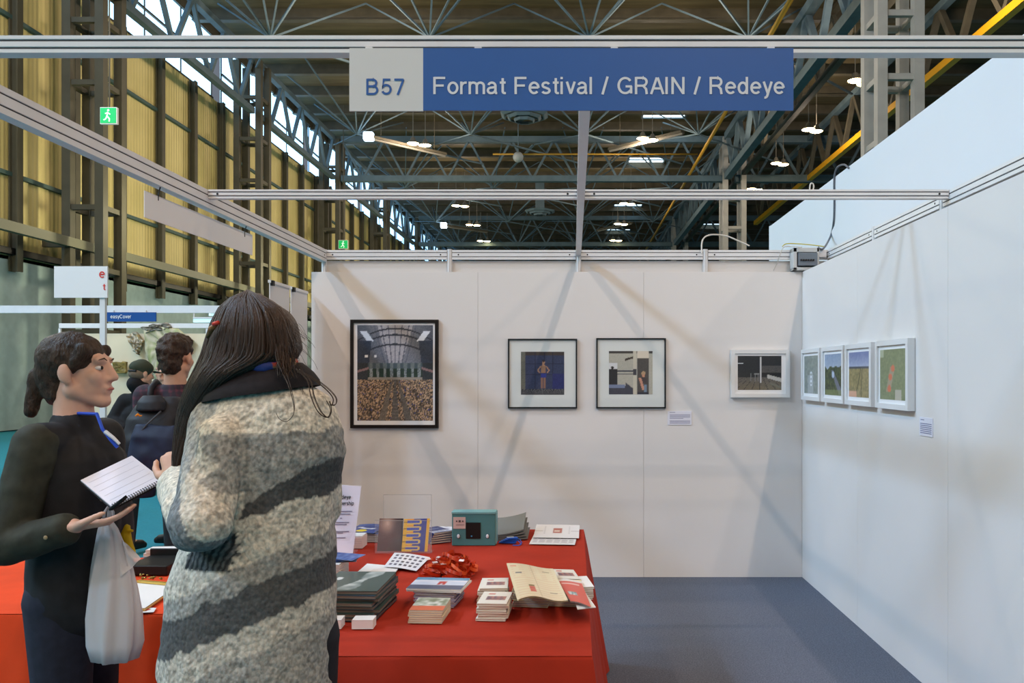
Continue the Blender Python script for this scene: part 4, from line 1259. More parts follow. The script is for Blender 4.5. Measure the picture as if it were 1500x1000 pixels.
# dark collar and scarf
m = MB(); 
rg = []
for (xl, xr, py, Y, dep, tl) in ((303, 466, 577, 1.945, .112, .022), (306, 464, 568, 1.945, .112, .022), (322, 456, 556, 1.942, .098, .020), (338, 446, 545, 1.94, .084, .016), (346, 440, 538, 1.94, .074, .012), (350, 436, 548, 1.94, .066, .012)):
    rg.append(ring(xl, xr, py, Y, dep, tilt=tl))
m.loft(rg, cap=False)
m.build('dark_collar', mat('dark_cloth_collar', (34,28,30), 0.85, var=0.25, vscale=60), woman, smooth=True)
m = MB(); pts = []
for k in range(28):
    t = 2*math.pi*k/28; pts.append(P(389+40*math.cos(t), 536-4*math.cos(t), 1.94+.074*math.sin(t)))
m.tube(pts, [.013+.004*math.sin(k*1.3) for k in range(28)], 10, closed=True)
m2 = MB(); 
blob('scarf', m, .005, 1, vmat('patterned_scarf', 0.7), woman, colfn=lambda p, n: (40,58,128) if (VX+p.x*F/1.88) < 404 or vnoise(p.x*90, p.y*90, p.z*90) < .25 else ((176,64,50) if vnoise(p.x*60, p.y*60, p.z*60) > .6 else (150,112,70)))
# ---- hair: a base volume with many tapering locks over it
def hair_edge(y):
    tb = [(425,362,364),(436,336,388),(450,321,410),(470,311,424),(500,301,433),(520,294,437),(530,290,420),(541,285,384),(556,277,356),(572,270,338),(590,263,318),(612,258,300),(640,254,283),(668,251,271),(692,251,262)]
    for i in range(len(tb)-1):
        if y <= tb[i+1][0]:
            t = (y-tb[i][0])/(tb[i+1][0]-tb[i][0]); return tb[i][1]+(tb[i+1][1]-tb[i][1])*t, tb[i][2]+(tb[i+1][2]-tb[i][2])*t
    return tb[-1][1], tb[-1][2]
hcx, hcy = 366, 500
def hair_pt(u, y, d):
    """u across 0..1, y picture height of the head's back, d extra thickness"""
    a, b_ = hair_edge(y)
    x = a+(b_-a)*u
    c = 2*u-1
    bulge = math.sqrt(max(0, 1-c*c))
    ytop = max(0.0, min(1.0, (y-424)/60.0)); up = math.sqrt(max(0, 1-(1-ytop)**2))
    if y < 545: dep = .105*up
    else: dep = .105+(.045-.105)*min(1, (y-545)/60)
    base = 1.93 + (0.02 if y < 560 else 0.02+min(1, (y-560)/80)*.06)
    return P(x, y, base-bulge*dep-d)
m = MB()
for i in range(12):
    pass
rg = []
ys_ = [425.5, 428, 432, 440, 452, 468, 488, 508, 528, 545, 553, 560, 572, 590, 612, 640, 668, 690]
for y in ys_:
    rr = []
    for k in range(24):
        u = k/23; rr.append(hair_pt(0.02+.96*u, y, -.004))
    for k in range(1, 23):
        u = 1-k/23; q = hair_pt(0.02+.96*u, y, -.004); c = 2*u-1
        q2 = q.copy(); d_ = math.sqrt(max(0, 1-c*c))*(.20 if y < 545 else .07)*(.25+.75*min(1, math.sqrt(max(0, (y-424)/34.0))))
        q2.y += d_; rr.append(Vector((q.x, q2.y, q.z)))
    rg.append(rr)
m.loft(rg[::-1])
blob('hair', m, .006, 3, M_HAIRD, woman, disp=lambda p, n: .004*(vnoise(p.x*60, p.y*60, p.z*8)-.5))
rnd = random.Random(11)
m = MB()
for i in range(430):
    u0 = rnd.random(); d0 = rnd.uniform(-.004, .006); y0 = 425+rnd.random()**2*40; y1 = rnd.uniform(600, 697) if rnd.random() < .75 else rnd.uniform(540, 600)
    pts = []; rs = []
    r0 = rnd.uniform(.0018, .0048); ph = rnd.random()*6; amp = rnd.uniform(.002, .012)
    for k in range(20):
        t = k/19; y = y0+(y1-y0)*t
        u = min(1, max(0, u0+amp*3*math.sin(ph+t*5)))
        pts.append(hair_pt(u, y, d0)); rs.append(r0*(1-.75*t**3)*(0.4+.6*min(1, t*6)))
    m.tube(pts, rs, 5, cap=True)
for i in range(46):
    x0 = rnd.uniform(404, 430); pts = []; rs = []; ys0 = rnd.uniform(500, 522)
    y1 = rnd.uniform(540, 556); x1 = x0+rnd.uniform(-4, 8)
    for k in range(10):
        t = k/9; y = ys0+(y1-ys0)*t
        pts.append(P(x0+(x1-x0)*t*t+1.5*math.sin(t*5+i), y, 1.931-.108*math.sqrt(max(0, 1-((x0-366)/71)**2))-.022*t*t)); rs.append(.0022*(1-.75*t)*min(1, .1+t*3))
    m.tube(pts, rs, 5, cap=True)
m.build('hair_locks', M_HAIRD, woman, smooth=True)
# loose wisps and curls on the right shoulder
m = MB()
for i in range(46):
    x = rnd.uniform(424, 435); y = rnd.uniform(470, 540); pts = []
    L = rnd.uniform(10, 46); a = rnd.uniform(.55, 1.35)
    for k in range(8):
        t = k/7; pts.append(P(x+math.cos(a)*L*t+4*math.sin(t*4+i), y+math.sin(a)*L*t+6*t*t, 1.9-.02*t))
    m.tube(pts, .00038, 4)
def curl(pts, r): 
    P_ = [P(*p) for p in pts]; out = []
    for i in range(len(P_)-1):
        p0, p1, p2, p3 = P_[max(i-1,0)], P_[i], P_[i+1], P_[min(i+2,len(P_)-1)]
        for k in range(6):
            s = k/6; out.append(0.5*((2*p1)+(-p0+p2)*s+(2*p0-5*p1+4*p2-p3)*s*s+(-p0+3*p1-3*p2+p3)*s**3))
    m.tube(out, r, 5)
for j in range(6):
    dx = rnd.uniform(-3, 3); dy = rnd.uniform(-2, 2)
    curl([(436+dx,540+dy,1.83),(452+dx,556+dy,1.82),(458+dx,580+dy,1.81),(468+dx,602+dy,1.80),(480+dx*.4,611+dy*.4,1.80),(485+dx*.3,600,1.80),(480+dx,585+dy,1.80)], .0008)
    curl([(438+dx,544+dy,1.83),(456+dx,552+dy,1.825),(478+dx,568+dy,1.82),(490+dx,582+dy,1.82),(489+dx,592+dy,1.82),(483,592+dy,1.82)], .0008)
    if j < 3: curl([(416+dx,545+dy,1.83),(424+dx*.5,565+dy,1.80),(430+dx*.3,588+dy,1.795),(430,606,1.79),(420,617+dy*.3,1.79),(409,613,1.79),(404,603+dy*.3,1.79)], .0007)
m.build('loose_strands', mat('loose_dark_hair', (58,40,26), 0.5), woman, smooth=True)
# hair clip and glasses arm on the left
t = P(313, 477, 1.865)
m = MB(); m.tube([P(304,494,1.875), P(309,482,1.86), P(317,474,1.855)], [.004,.007,.005], 8); m.build('hair_clip', mat('clip_tan', (120,84,48), 0.5, var=.5, vscale=80), woman, smooth=True)
MB().tube([P(313,475,1.855), P(320,472,1.85)], [.006,.005], 8).build('clip_jewel', mat('clip_red', (196,60,48), 0.4), woman, smooth=True)
gl = MB(); gl.tube([hfr(-.078,.0,.004), hfr(-.078,.05,.008), hfr(-.07,.098,.012)], .0022, 6)
for s in (-1, 1):
    pts = [hfr(s*.034+.026*math.cos(q*math.pi/8), .102-.012*abs(s*.034+.026*math.cos(q*math.pi/8))/.06, .004+.021*math.sin(q*math.pi/8)) for q in range(16)]
    gl.tube(pts, .002, 6, closed=True)
gl.tube([hfr(-.008,.104,.01), hfr(.008,.104,.01)], .002, 6); gl.tube([hfr(.078,.0,.004), hfr(.078,.05,.008), hfr(.07,.098,.012)], .0022, 6)
gl.build('glasses', M_BLACK, woman, smooth=True)

# ------------------------------------------------------------------ person at the left edge holding the notebook
PYD = 2.5
nose = P(167, 557, PYD)
CXP = nose.x-.125
lf = Frame((CXP, PYD, 0), R(-82))
lh = Frame((nose.x-.108, PYD, nose.z+.03), R(-84), R(3))
M_JKT = mat('dark_jacket', (30,30,33), 0.75, var=0.25, vscale=25); M_OLIVE = mat('olive_sleeve', (50,50,40), 0.8, var=0.25, vscale=30)
cpt = P(163, 746, 2.33)
J = joints(lf, .99, neck=(CXP-.0, PYD, 1.445), chest=(CXP+.02, PYD, 1.29), belly=(CXP+.03, PYD, 1.10), pelvis=(CXP+.02, PYD, .95),
    shR=(CXP-.01, PYD-.16, 1.385), shL=(CXP, PYD+.16, 1.385), elR=(CXP-.05, PYD-.22, 1.10), wrR=P(106, 772, 2.24),
    elL=(CXP, PYD+.19, 1.10), wrL=P(112, 742, 2.46))
hl = {'R': ((.9, .22, .12), (-.1, .1, .95), 1, .28), 'L': ((.9, -.2, .15), (0, -.1, 1), -1, .3)}
pl = person('person in a dark jacket at the left edge holding an open notebook', lf, lh, J, None, M_SKIN2, hands=hl, voxel=.0055)
m = MB(); torso_cloth(m, J, lf, (.135,.135,.14), hem=.90, wide=.055, sh=.064)
sleeve(m, J, 'L')
m.cone(P(172,670,PYD)-Vector((.10,0,0)), .10, P(176,740,PYD)-Vector((.10,0,0)), .10, 16)
blob('jacket', m, .009, 4, M_JKT, pl, disp=lambda p, n: .01*(vnoise(p.x*14, p.y*14, p.z*14)-.5))
m = MB(); sleeve(m, J, 'R', (.066, .056, .047), .88); blob('sleeve', m, .007, 3, M_OLIVE, pl, disp=lambda p, n: .006*(vnoise(p.x*30, p.y*30, p.z*30)-.5))
MB().ell(J['wrR']+Vector((-.045,-.046,-.02)), (.006,.003,.006), 12, 8).build('sleeve_button', mat('button_tan', (150,130,96), 0.4), pl)
trousers(J, pl, mat('dark_denim', (34,38,52), 0.85, var=0.2, vscale=40)); shoes(J, pl, lf)
m = MB(); m.ell(lh(0,-.024,.042), (.084,.100,.084), 20, 14, rot=lh.r); m.cone(lh(0,-.07,.0), .062, lh(0,-.06,-.06), .05, 14)
for s in (-1, 1): m.cone(lh(s*.062,.045,.06), .024, lh(s*.074,.018,.012), .014, 10)
m.cone(lh(0,-.12,-.01), .03, lh(0,-.15,-.12), .02, 12)
blob('hair', m, .006, 2, M_HAIRB, pl, disp=lambda p, n: .006*(vnoise(p.x*60, p.y*60, p.z*60)-.5))
m = MB()
lan = [lh(-.02,-.05,-.13), P(142,606,2.36), P(150,628,2.34), P(163,645,2.335), P(172,655,2.335)]
m.tube(lan, [.005]*5, 6); m.build('lanyard', mat('lanyard_blue', (40,78,190), 0.6), pl)
m = MB(); 
m.tube([P(154,632,2.332), P(166,641,2.328), P(175,650,2.328)], [.006,.005,.004], 6); m.build('lanyard_badge', mat('badge_white', (220,220,225), 0.4), pl)
m = MB(); m.tube([P(187,768,2.48), P(184,782,2.48), P(188,797,2.48), P(196,811,2.47)], [.008,.016,.014,.009], 8); m.tube([P(184,775,2.47), P(196,778,2.47)], .006, 6)
blob('yellow_cloth', m, .005, 1, mat('yellow_cloth', (212,176,20), 0.7), pl)

# notebook and pen, bag: held things of their own
A, B, C, D = P(193,667,2.42), P(240,703,2.33), P(164,742,2.23), P(112,702,2.34)
D = A+C-B
nb = thing('notebook', (A+B+C+D)/4, 'open white spiral notebook held out by the person at the left edge', 'notebook')
nn = (B-C).cross(A-B).normalized(); nn = nn if nn.z > 0 else -nn
up = nn
m = MB(); m.slab(D, C, B, A, up*.006); m.build('pages', mat('notebook_paper', (228,226,236), 0.7), nb)
m = MB(); k = .004; m.slab(D-up*.007+(D-B)*.02, C-up*.007+(C-A)*.02, B-up*.007+(B-D)*.02, A-up*.007+(A-C)*.02, up*.0025); m.build('cover', M_BLACK, nb)
m = MB()
for i in range(5):
    t0 = (i+1)/6
    # faint ruled lines
    p = A.lerp(B, t0)*1; q = D.lerp(C, t0)
    m.bar(p.lerp(q,.06)+up*.0004, p.lerp(q,.94)+up*.0004, .0008, .0004, up=up)
m.build('ruled_lines', mat('ruling', (212,212,224), 0.7), nb)
m = MB(); dvec = (C-D).normalized()
for i in range(22):
    c = C.lerp(B, (i+.7)/22.4)
    pts = [c-dvec*.004+dvec*.0045*math.cos(q*math.pi/4)*1.3+up*(-.003+.0075*math.sin(q*math.pi/4)) for q in range(8)]
    m.tube(pts, .0011, 5, closed=True)
m.build('spiral_binding', mat('dark_wire', (50,50,56), 0.3, metal=0.6), nb, smooth=True)
pn = MB(); pa, pb = P(160,747,2.195), P(186,727,2.205)
o = thing('pen', (pa+pb)/2, 'black pen lying along the spiral edge of the notebook', 'pen')
pn.tube([pa, pa.lerp(pb,.1), pa.lerp(pb,.7), pb], [.002,.0055,.0055,.0035], 10); pn.build('barrel', M_BLACK, o, smooth=True)
MB().bar(pa.lerp(pb,.55)+Vector((0,-.007,.003)), pb+Vector((.0,-.005,.004)), .003, .002).build('clip', MATS['dark_wire'], o)

bg_ = thing('plastic_bag', P(168,960,2.36), 'thin white plastic carrier bag hanging from the hand at the left edge', 'bag')
rg = []
hp_ = P(158, 757, 2.36)
for (py, xl, xr, dep) in ((758,150,160,.012),(775,146,171,.02),(800,142,180,.03),(830,138,190,.042),(860,134,197,.05),(900,132,203,.056),(940,134,205,.055),(965,140,198,.045)):
    a_ = P(xl, py, 2.36); b2 = P(xr, py, 2.36); c = (a_+b2)/2; hw = (b2.x-a_.x)/2
    rr = []
    for k in range(48):
        t = 2*math.pi*k/48; fo = 1+.10*math.sin(t*7+py*.02)+.06*math.sin(t*13+py*.05)
        rr.append(Vector((c.x+hw*math.cos(t)*fo, c.y+dep*math.sin(t)*fo, c.z)))
    rg.append(rr)
m = MB(); m.loft(rg[::-1], cap=False); m.f.append(list(range(48))[::-1]); m.mi.append(0)
m.build('bag_body', mat('white_polythene', (216,214,218), 0.35, trans=0.0, alpha=0.82), bg_, smooth=True)
# torn corner flap of the bag that leans right near the table
m = MB(); m.grid(P(176,846,2.33), P(207,818,2.36), P(190,800,2.36), P(178,790,2.36), 10, 10, fz=lambda u, v: .006*math.sin(u*9+v*5)); m.build('bag_flap', MATS['white_polythene'], bg_, smooth=True)
m = MB()
for s in (-1, 1): m.tube([P(155+3*s,760,2.36), P(156+3*s,750,2.36+.01*s), P(160+2*s,742,2.36), P(164+2*s,750,2.36-.01*s), P(162+3*s,762,2.36)], .004, 6)
m.build('bag_handle', MATS['white_polythene'], bg_, smooth=True)

# ------------------------------------------------------------------ people across the aisle
# man with the backpack
MY = 4.3
mf = Frame(P(292,549,MY).xy.to_3d(), R(8))
hc = P(259, 523, MY)
mh = Frame((hc.x, hc.y, hc.z+.0), R(-6), R(-4))
J = joints(mf, 1.015, neck=(hc.x+.0, MY-.01, hc.z-.165), shL=(hc.x-.155, MY-.02, hc.z-.21), shR=(hc.x+.20, MY+.03, hc.z-.22), chest=(hc.x+.04, MY, hc.z-.33), elL=(hc.x-.16, MY-.02, 1.17), wrR=mf(.12,.28,1.10), wrL=(hc.x-.02, MY+.15, 1.02))
hd = {'L': ((0,.3,-1), (1,0,0), 1, .5), 'R': ((-.6,.6,.1), (0,0,-1), 1, .7)}
mn = person('man with short brown hair in a dark plaid shirt wearing a backpack', mf, mh, J, None, M_SKIN, hands=hd)
m = MB(); torso_cloth(m, J, mf, (.15,.14,.14)); sleeve(m, J, 'L'); sleeve(m, J, 'R')
def plaid(p, n):
    a = (p.x*26+p.y*26) % 1; b_ = (p.z*26) % 1
    c = (38,28,40)
    if a < .3: c = (64,30,44)
    if b_ < .3: c = (62,34,50) if a >= .3 else (92,40,52)
    return c
blob('shirt', m, .009, 3, vmat('dark_plaid_cloth', 0.85), mn, colfn=plaid)
trousers(J, mn, M_JKT); shoes(J, mn, mf)
m = MB(); m.ell(mh(0,-.022,.05), (.083,.099,.078), 20, 14, rot=mh.r); m.cone(mh(0,-.062,.03), .068, mh(0,-.052,-.045), .054, 14)
m.ell(mh(0,.03,.085), (.062,.06,.042), 16, 10, rot=mh.r)
blob('hair', m, .006, 1, M_HAIRB, mn, disp=lambda p, n: .016*(vnoise(p.x*55, p.y*55, p.z*55)-.4))
m = MB(); m.ell(mh(0,-.10,-.115), (.058,.02,.04), 12, 8)
# backpack carried on his back
bp = thing('backpack', P(222,690,4.05), 'black and navy backpack with a small orange mark worn by the man', 'backpack')
M_PACK = mat('black_nylon', (24,25,32), 0.6, var=0.3, vscale=25); M_NAVY = mat('navy_nylon', (28,38,62), 0.65, var=0.2, vscale=25)
rg = []
for (py, xl, xr, Yc_, dep) in ((582,222,262,4.09,.05),(592,206,268,4.08,.085),(612,194,272,4.06,.115),(640,187,275,4.05,.125),(668,183,276,4.05,.125),(690,182,275,4.06,.115),(697,190,270,4.07,.09)):
    rg.append(ring(xl, xr, py, Yc_, dep, seg=36, sq=3.2))
m = MB(); m.loft(rg[::-1]); blob('bag_body', m, .009, 3, M_PACK, bp, disp=lambda p, n: .016*(vnoise(p.x*16, p.y*16, p.z*16)-.5))
m = MB(); m.loft([ring(188,262,690,3.94,.03,seg=30,sq=3), ring(186,264,670,3.93,.04,seg=30,sq=3), ring(192,262,640,3.93,.036,seg=30,sq=3), ring(200,258,622,3.945,.02,seg=30,sq=3)]); blob('front_pocket', m, .008, 3, M_NAVY, bp, disp=lambda p, n: .012*(vnoise(p.x*20, p.y*20, p.z*20)-.5))
m = MB(); m.loft([ring(183,226,728,4.02,.05,seg=24), ring(176,228,712,4.02,.06,seg=24), ring(176,226,702,4.02,.05,seg=24)]); blob('waist_pouch', m, .008, 2, M_NAVY, bp)
m = MB(); m.loft([ring(200,244,602,3.99,.05,seg=24), ring(203,242,588,4.0,.048,seg=24), ring(210,236,579,4.02,.03,seg=24)]); blob('top_pouch', m, .007, 2, M_PACK, bp)
m = MB(); m.tube([P(199,609,3.925), P(202,606.5,3.92), P(205,609,3.925), P(208,608.5,3.93)], [.0045,.006,.0045,.002], 6); m.build('orange_mark', mat('orange_mark', (226,140,30), 0.5), bp)
m = MB()
for s in (-1, 1):
    q = [J['sh'+('L' if s < 0 else 'R')]+mf.r @ Vector((-s*.05, y_, z_)) for y_, z_ in ((-.10,-.06),(-.07,.045),(.0,.078),(.07,.05),(.13,-.06),(.12,-.2),(.02,-.34),(-.12,-.38))]
    m.tube(q, .016, 8)
m.build('shoulder_strap', M_PACK, bp, smooth=True)
m = MB(); m.tube([P(268,604,3.99), P(262,640,3.95), P(250,672,3.94)], .006, 6); m.tube([P(236,602,3.95), P(215,622,3.92), P(200,640,3.91)], .005, 6); m.build('compression_strap', mat('strap_grey', (58,60,66), 0.6), bp, smooth=True)

# man in the cap, back turned, elbow out
CYD = 7.2
hc = P(208, 547, CYD)
cf = Frame((P(176,1,CYD).x, CYD, 0), R(-6))
chd = Frame((hc.x, CYD, hc.z), R(-35), R(-8))
J = joints(cf, .98, neck=(P(209,1,CYD).x, CYD, P(1,572,CYD).z), shL=P(185,588,CYD), shR=P(235,584,CYD), chest=P(209,612,CYD), belly=P(206,642,CYD),
    elL=P(167,614,CYD-.05), wrL=P(181,630,CYD-.16), elR=P(248,640,CYD+.05), wrR=P(238,668,CYD+.2))
hd = {'L': ((.8,.2,-.3), (.2,.9,0), 1, .5), 'R': ((0,.8,0), (0,0,-1), 1, .6)}
cp = person('man in a dark green cap and black jacket with one hand on hip', cf, chd, J, None, M_SKIN, hands=hd)
m = MB(); torso_cloth(m, J, cf, (.155,.15,.15), wide=.065, sh=.072); sleeve(m, J, 'L', (.075,.064,.05)); sleeve(m, J, 'R', (.075,.064,.05))
m.cone(chd(0,-.05,-.10), .07, J['neck'], .085, 16)
blob('jacket', m, .010, 3, mat('black_jacket', (19,19,22), 0.85, var=0.2, vscale=20), cp, disp=lambda p, n: .012*(vnoise(p.x*12, p.y*12, p.z*12)-.5))
trousers(J, cp, M_JKT); shoes(J, cp, cf)
m = MB(); m.ell(chd(0,-.012,.052), (.086,.104,.070), 20, 12, rot=chd.r); m.cone(chd(0,-.01,.05), .082, chd(0,-.01,.035), .084, 18)
blob('cap_crown', m, .007, 1, mat('dark_green_cap', (54,60,46), 0.8), cp)
m = MB(); m.ell(chd(0,.105,.03), (.065,.075,.009), 20, 8, rot=chd.r); m.build('cap_brim', MATS['dark_green_cap'], cp, smooth=True)
m = MB(); m.tube([chd(-.06,-.085,.012), chd(0,-.116,.010), chd(.06,-.085,.012)], .010, 8); m.build('cap_strap', mat('cap_strap', (24,24,24), 0.6), cp)
m = MB(); m.ell(chd(0,-.03,-.01), (.078,.085,.06), 16, 10, rot=chd.r); blob('hair', m, .007, 1, mat('grey_brown_hair', (110,96,80), 0.7), cp)

# partly hidden person facing left
FY = 7.6
hc = P(243, 545, FY)
ff = Frame((P(264,1,FY).x, FY, 0), R(70))
fh = Frame(hc, R(75), R(2))
J = joints(ff, 1.0, neck=(hc.x+.02, FY, hc.z-.16))
J['elL'] = ff(-.22,.0,1.12); J['wrL'] = ff(-.15,.22,1.08); J['wrR'] = ff(.15,.22,1.08)
hd = {'L': ((.3,.8,0), (0,0,-1), 1, .6), 'R': ((-.3,.8,0), (0,0,-1), 1, .6)}
fp = person('person with glasses and a white collar half hidden behind the backpack man', ff, fh, J, None, M_SKIN, hands=hd)
m = MB(); torso_cloth(m, J, ff, (.145,.14,.14)); sleeve(m, J, 'L'); sleeve(m, J, 'R'); blob('shirt', m, .010, 3, mat('white_shirt', (214,216,232), 0.8), fp)
m = MB(); torso_cloth(m, {**J, 'neck': J['neck']-Vector((0,0,.09)), 'shL': J['shL']-Vector((0,0,.02)), 'shR': J['shR']-Vector((0,0,.02))}, ff, (.155,.15,.15)); sleeve(m, J, 'L', (.07,.06,.05)); sleeve(m, J, 'R', (.07,.06,.05)); blob('jacket', m, .010, 3, MATS['black_jacket'], fp)
trousers(J, fp, M_JKT); shoes(J, fp, ff)
m = MB(); m.ell(fh(0,-.022,.045), (.083,.099,.080), 20, 14, rot=fh.r); m.cone(fh(0,-.062,.03), .066, fh(0,-.052,-.04), .052, 14); blob('hair', m, .007, 1, M_HAIRB, fp)
gl = MB()
for s in (-1, 1):
    gl.tube([fh(s*.033+.024*math.cos(q*math.pi/8), .103-.012*abs(s), .004+.019*math.sin(q*math.pi/8)) for q in range(16)], .002, 6, closed=True)
    gl.tube([fh(s*.077,-.005,.006), fh(s*.075,.05,.008), fh(s*.058,.09,.008)], .002, 6)
gl.build('glasses', M_BLACK, fp)
# ================================================================== TABLES AND WHAT LIES ON THEM
TT = 0.75
def cloth_mat(name, col): return mat(name, col, 0.9, var=0.10, vscale=5, bump=0.25, bscale=9, spec=0.2)
def cloth(x0, x1, y0, y1, label, mm, seed, flare=.05):
    rnd = random.Random(seed)
    # perimeter with rounded corners
    per = []; rr = .02
    def side(a, b, n):
        for i in range(n): 
            t = i/n; per.append((a[0]+(b[0]-a[0])*t, a[1]+(b[1]-a[1])*t))
    side((x0,y0),(x1,y0), 40); side((x1,y0),(x1,y1), 40); side((x1,y1),(x0,y1), 40); side((x0,y1),(x0,y0), 40)
    cx, cy = (x0+x1)/2, (y0+y1)/2; N = len(per)
    m = MB(); rings = []
    for j, (z, off) in enumerate(((TT-.001, -.006), (TT-.002, .001), (TT-.012, .004), (.66, .010), (.5, .016), (.3, .024), (.12, .030), (.02, .034))):
        rg = []
        for i, (x, y) in enumerate(per):
            nx = (1 if x >= x1-1e-6 else (-1 if x <= x0+1e-6 else 0)); ny = (1 if y >= y1-1e-6 else (-1 if y <= y0+1e-6 else 0))
            L = math.hypot(nx, ny) or 1
            dcorner = min(abs(x-x0), abs(x-x1))+min(abs(y-y0), abs(y-y1))
            f = (0.75-z)/.75 if z < .74 else 0
            fold = f*(.022*math.sin(i*.62+seed)+.012*math.sin(i*1.45+2))
            o = off+f*flare+fold+f*.03*math.exp(-dcorner*7)
            rg.append((x+nx/L*o, y+ny/L*o, z+(.0015*math.sin(i*.7) if j == 0 else 0)))
        rings.append(rg)
    m.loft(rings[::-1], cap=False)
    # top surface as a fine grid with very slight creases
    m2 = MB()
    nxg, nyg = 40, 40
    e = -.001
    m.grid((x0+e,y0+e,TT+.002), (x1-e,y0+e,TT+.002), (x1-e,y1-e,TT+.002), (x0+e,y1-e,TT+.002), nxg, nyg, fz=lambda u, v: (.0016*math.sin(u*9+v*3)*math.sin(v*11-u*2))*min(1, 8*u*(1-u)*4*v*(1-v))-.0012)
    o = m.build('tablecloth', mm, smooth=True); o.modifiers.new('es', 'EDGE_SPLIT').split_angle = R(60)
    return tag(o, label, 'tablecloth')
def table(x0, x1, y0, y1, label):
    t = thing('folding_table', ((x0+x1)/2, (y0+y1)/2, 0), label, 'table')
    MB().box(((x0+x1)/2, (y0+y1)/2, TT-.022), (x1-x0-.03, y1-y0-.03, .035)).build('tabletop', mat('table_laminate', (170,150,120), 0.5), t)
    for x in (x0+.08, x1-.08):
        for y in (y0+.08, y1-.08): MB().cyl((x, y, .012), (x, y, TT-.035), .014, seg=12).build('leg', M_ALU, t)
table(-1.22, .055, 2.38, 4.33, 'folding table hidden under the dark red cloth')
cloth(-1.22, .055, 2.38, 4.33, 'dark red cloth covering the large leaflet table in the stand', cloth_mat('red_table_cloth', (166,46,27)), 3, .06)
table(-2.75, -1.44, 2.80, 3.66, 'folding table hidden under the bright orange red cloth')
cloth(-2.75, -1.44, 2.80, 3.66, 'bright orange red cloth on the smaller table at the left', cloth_mat('orange_table_cloth', (222,72,32)), 5, .03)
TZ = TT+.0045

M_EDGE = mat('page_edges', (206,198,184), 0.8, var=0.12, vscale=200, stretch=(0.1,0.1,4))
def book(name, label, cat, c, w, d, h, rz, cover, group=None, fn=None, nx=24, ny=24, spine=None, edge=None, curl=0.0):
    """a small bound or folded thing lying flat: page block with two cover sheets, printed on top; c = centre of the underside"""
    root = thing(name, c, label, cat, group)
    c = Vector(c); Rz = Matrix.Rotation(rz, 3, 'Z')
    m = MB(); th = min(.0012, h*.2)
    m.box(c+Vector((0,0,h/2)), (w*.985, d*.985, h-2*th), Rz); m.build('pages', edge or M_EDGE, root)
    m = MB(); m.box(c+Vector((0,0,th/2)), (w, d, th), Rz); m.box(c+Vector((0,0,h-th/2)), (w, d, th), Rz)
    m.box(c+Rz @ Vector((-w/2+.0006, 0, 0))+Vector((0,0,h/2)), (.0012, d, h), Rz); m.build('cover', cover, root)
    if fn:
        g = MB(); z = h+.0004
        q = [c+Rz @ Vector((sx*w/2, sy*d/2, z)) for sx, sy in ((-1,-1),(1,-1),(1,1),(-1,1))]
        g.grid(*q, nx, ny, fcol=fn, fz=(lambda u, v: curl*(u-.5)**2*4) if curl else None); g.build('cover_print', M_PRINT, root)
    return root
def sheet(name, label, cat, corners, t=.0008, fn=None, nx=24, ny=24, base=M_WHITEP, bend=None, group=None):
    """loose sheet given by its four corners: near-left, near-right, far-right, far-left"""
    q = [Vector(p) for p in corners]; c = (q[0]+q[1]+q[2]+q[3])/4
    root = thing(name, (c.x, c.y, min(p.z for p in q)-t), label, cat, group)
    g = MB(); 
    if g.c is None: pass
    g.grid(*q, nx, ny, fcol=fn or (lambda u, v: (235,234,232)), fz=bend)
    g.build('printed_face', M_PRINT if fn else M_MATTEPRINT, root)
    g = MB(); qq = [p-Vector((0,0,t)) for p in q]
    g.grid(qq[3], qq[2], qq[1], qq[0], nx, ny, fz=(lambda u, v: -bend(u, 1-v)) if bend else None)
    g.build('backing', base, root)
    return root

# ---- membership card in a sloping acrylic stand
M_ACR = mat('clear_acrylic', (225,232,236), 0.05, alpha=0.07, spec=0.6)
Yc = 3.55
a, b_, c, d = P(478,811,3.72), P(519,813,3.72), P(529,712,3.80), P(486,709,3.80)
base_z = TZ
bl = T(478, 812); br = T(517, 812); Yb = br.y
bl = Vector(((474-VX)/F*Yb, Yb, TZ+.004)); br = Vector(((517-VX)/F*Yb, Yb, TZ+.004))
tl = P(484, 709, Yb+.09); tr = P(529, 712, Yb+.09)
ms = thing('membership_notice', (bl+br)/2, 'tall pale notice headed Redeye Membership standing beside the cardigan', 'notice')
m = MB(); m.slab(bl, br, tr, tl, (0,-.001,0)); m.build('card', mat('lilac_white_card', (226,224,240), 0.5), ms)
rt = (br-bl).normalized(); W = (br-bl).length; upv = (tl-bl); Hh = upv.length; upn = upv.normalized(); sk = (tl-bl).dot(rt)
nr = rt.cross(upn).normalized()*1
if nr.y > 0: nr = -nr
pl_ = (bl, rt, upn, nr)
text('Redeye', W*.24, W*.76, Hh*.78, .020, 0, M_BLACK, ms, 'heading', .0014, pl_, .15)
text('Membership', W*.12, W*.88, Hh*.69, .019, 0, M_BLACK, ms, 'heading', .0014, pl_, .15)
m = MB()
for fy, x0_, x1_ in ((.60,.12,.85),(.56,.16,.80),(.50,.45,.52),(.44,.2,.78),(.41,.25,.7),(.31,.15,.8),(.29,.3,.6),(.22,.3,.7)):
    p = bl+rt*W*x0_+upn*Hh*fy+nr*.0016; q = bl+rt*W*x1_+upn*Hh*fy+nr*.0016
    m.slab(p-upn*.0018, q-upn*.0018, q+upn*.0018, p+upn*.0018, -nr*.0003)
m.build('small_print', mat('notice_print', (120,116,140), 0.7), ms)
